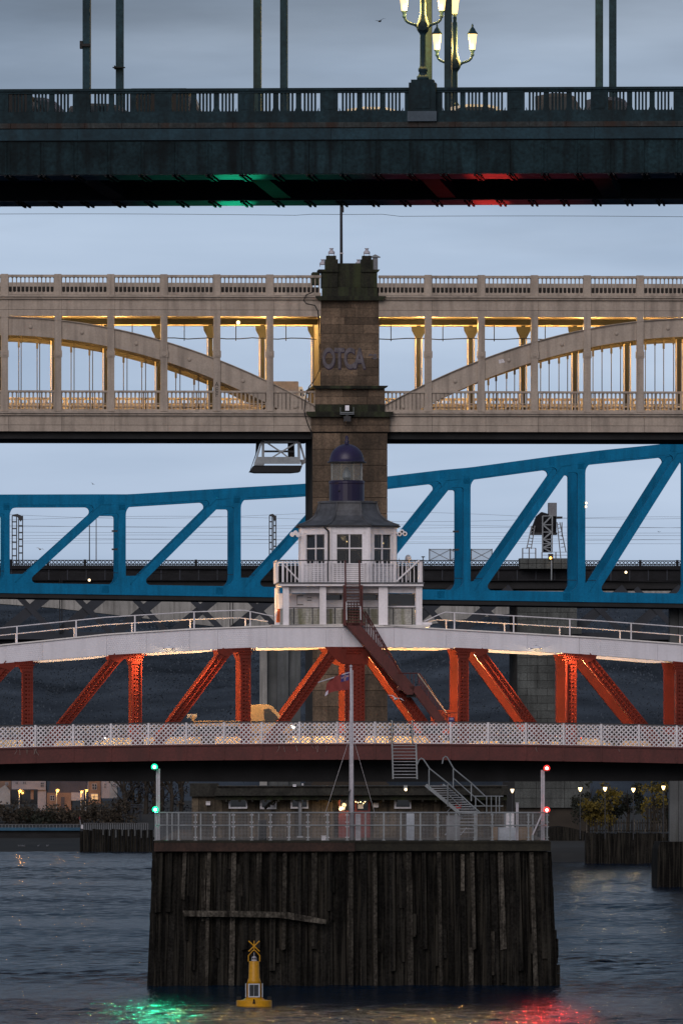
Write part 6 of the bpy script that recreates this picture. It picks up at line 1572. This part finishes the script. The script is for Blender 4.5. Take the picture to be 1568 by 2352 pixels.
for lab, x, y in (('small spotlight on the shed eaves left of the grey stairs', 931, 1812),):
    t = thing('floodlight', lab, 'floodlight', SH, uvz=(SH.u(x), -1.6, SH.z(y))); ORG[t.name] = (0,0,0)
    MB().ball((0,0,-.04), .07).build('lens', e_spot, t); MB().box(-.1,.08,.05,.2,-.02,.18).build('housing', m_galv, t)

# ------------------------------------------------------------------ yellow buoy
f = BY = Frame(430)
t = thing('buoy', 'yellow navigation buoy with cross topmark and solar panels floating before the jetty', 'buoy', f, uvz=(f.u(583.5), 0, 0)); ORG[t.name] = (0,0,0)
q = f.m(1)/11.11                                                   # units of the enlarged picture: 6.83 per unit
bxx = lambda x: (x-768)*q
bz = lambda z: (1960-z)*q
MB().lathe([(400*q,-.3),(452*q,-.08),(455*q,bz(1830)),(430*q,bz(1815)),(300*q,bz(1815)),(230*q,bz(1770)),(195*q,bz(1730)),(195*q,bz(1400))], 0, 0, 28).build('float', m_yellow, t, smooth=False)
MB().lathe([(190*q,bz(1400)),(160*q,bz(1300)),(142*q,bz(1250)),(130*q,bz(840)),(122*q,bz(825)),(.01,bz(822))], 0, 0, 24).build('tower', m_yellow, t, smooth=True)
MB().lathe([(70*q,bz(820)),(70*q,bz(790)),(55*q,bz(780)),(62*q,bz(770)),(62*q,bz(720)),(30*q,bz(700)),(8*q,bz(690)),(8*q,bz(600))], 0, 0, 14).build('lantern', m_pole, t)
for s in (-1, 1):
    MB().ball((s*26*q, -62*q, bz(752)), 20*q, 8).build('lantern_lens', m_dkmetal, t)
    MB().tube([(s*145*q,0,bz(830)),(s*145*q,0,bz(680)),(s*40*q,0,bz(560)),(0,0,bz(540))], 15*q, 8).build('guard_arm', m_yellow, t)
    MB().tube([(-s*140*q,0,bz(575)),(s*140*q,0,bz(305))], 17*q, 8).build('cross_arm', m_yellow, t)
MB().tube([(0,10*q,bz(560)),(0,10*q,bz(300))], 14*q, 8).build('cross_staff', m_yellow, t)
def panel(name, ang):
    fr_ = MB().box(-150*q, 150*q, -222*q, -200*q, bz(1740), bz(1390)).build('solar_panel', m_greyfr, t); fr_.rotation_euler = (0, 0, ang)
    for a, b in ((-115,-8),(0,112)):
        MB().box(a*q, b*q, -226*q, -222.5*q, bz(1710), bz(1420)).build('solar_cell', m_panel, fr_, t)
for a in (0, R(-90), R(90), R(180)): panel('p', a)
for s in (-1, 1): MB().box(bxx(768+s*390)-55*q, bxx(768+s*390)+55*q, -.1, .1, bz(1830), bz(1730)).build('bumper_block', m_rubber, t)
MB().prism([(-35*q,bz(1900)),(-20*q,bz(1790)),(0,bz(1775)),(20*q,bz(1790)),(35*q,bz(1900))], -470*q, -440*q).build('lifting_eye', m_timberp, t)

# ------------------------------------------------------------------ gulls in flight
def gull(label, px, py, fr, span, mat, roll):
    t = thing('gull', label, 'gull', fr, uvz=(fr.u(px), 0, fr.z(py)), group=None); ORG[t.name] = (0,0,0); s = span/2
    MB().tube([(-s*.45,0,-.01),(-s*.2,0,0),(s*.1,0,.01),(s*.32,0,.03),(s*.42,0,.03)], [.012*span,.055*span,.06*span,.035*span,.008*span], 8).build('body', mat, t, smooth=True)
    for sy in (-1, 1):
        MB().add([(s*.15,0,.02),(s*.02,sy*s*.5,s*.22),(-s*.15,sy*s,s*.10),(-s*.12,sy*s*.5,s*.18),(-s*.12,0,.01)], [(0,1,3,4),(1,2,3)]).add([(s*.15,0,.035),(s*.02,sy*s*.5,s*.22+.015),(-s*.15,sy*s,s*.10+.015),(-s*.12,sy*s*.5,s*.18+.015),(-s*.12,0,.025)], [(4,3,1,0),(3,2,1)]).build('wing', mat, t)
    t.rotation_euler = (roll, 0, R(62))
gull('white gull flying past the red stairs', 909, 1606, Frame(500), 1.0, m_latt, .3)
gull('dark distant gull in the upper sky left of the street lamps', 872, 48, Frame(480), .75, m_dkmetal, -.2)
gull('small distant gull between the cream bridge and the blue truss', 213, 1112, Frame(740), .4, m_grey, .5)
gull('brownish gull low behind the blue truss at left', 92, 1262, Frame(730), .75, m_cream, .2)
gull('tiny dark bird at the right behind the blue truss', 1513, 1222, Frame(960), .5, m_dkmetal, .1)
# weeds on the parapet foot of the swing bridge
mb = MB()
for i in range(18):
    x = rj.choice([rj.uniform(30, 90), rj.uniform(640, 760), rj.uniform(1160, 1560)]); u_ = SW.u(x, -3.1); z_ = SW.z(1713+bow(x), -3.1)
    mb.tube([(u_, -3.1, z_), (u_+rj.uniform(-.06,.06), -3.18, z_-rj.uniform(.05,.12)), (u_+rj.uniform(-.12,.12), -3.16, z_-rj.uniform(.15,.35))], .006, 3)
mb.build('weeds', m_moldy, sw, kind='stuff')
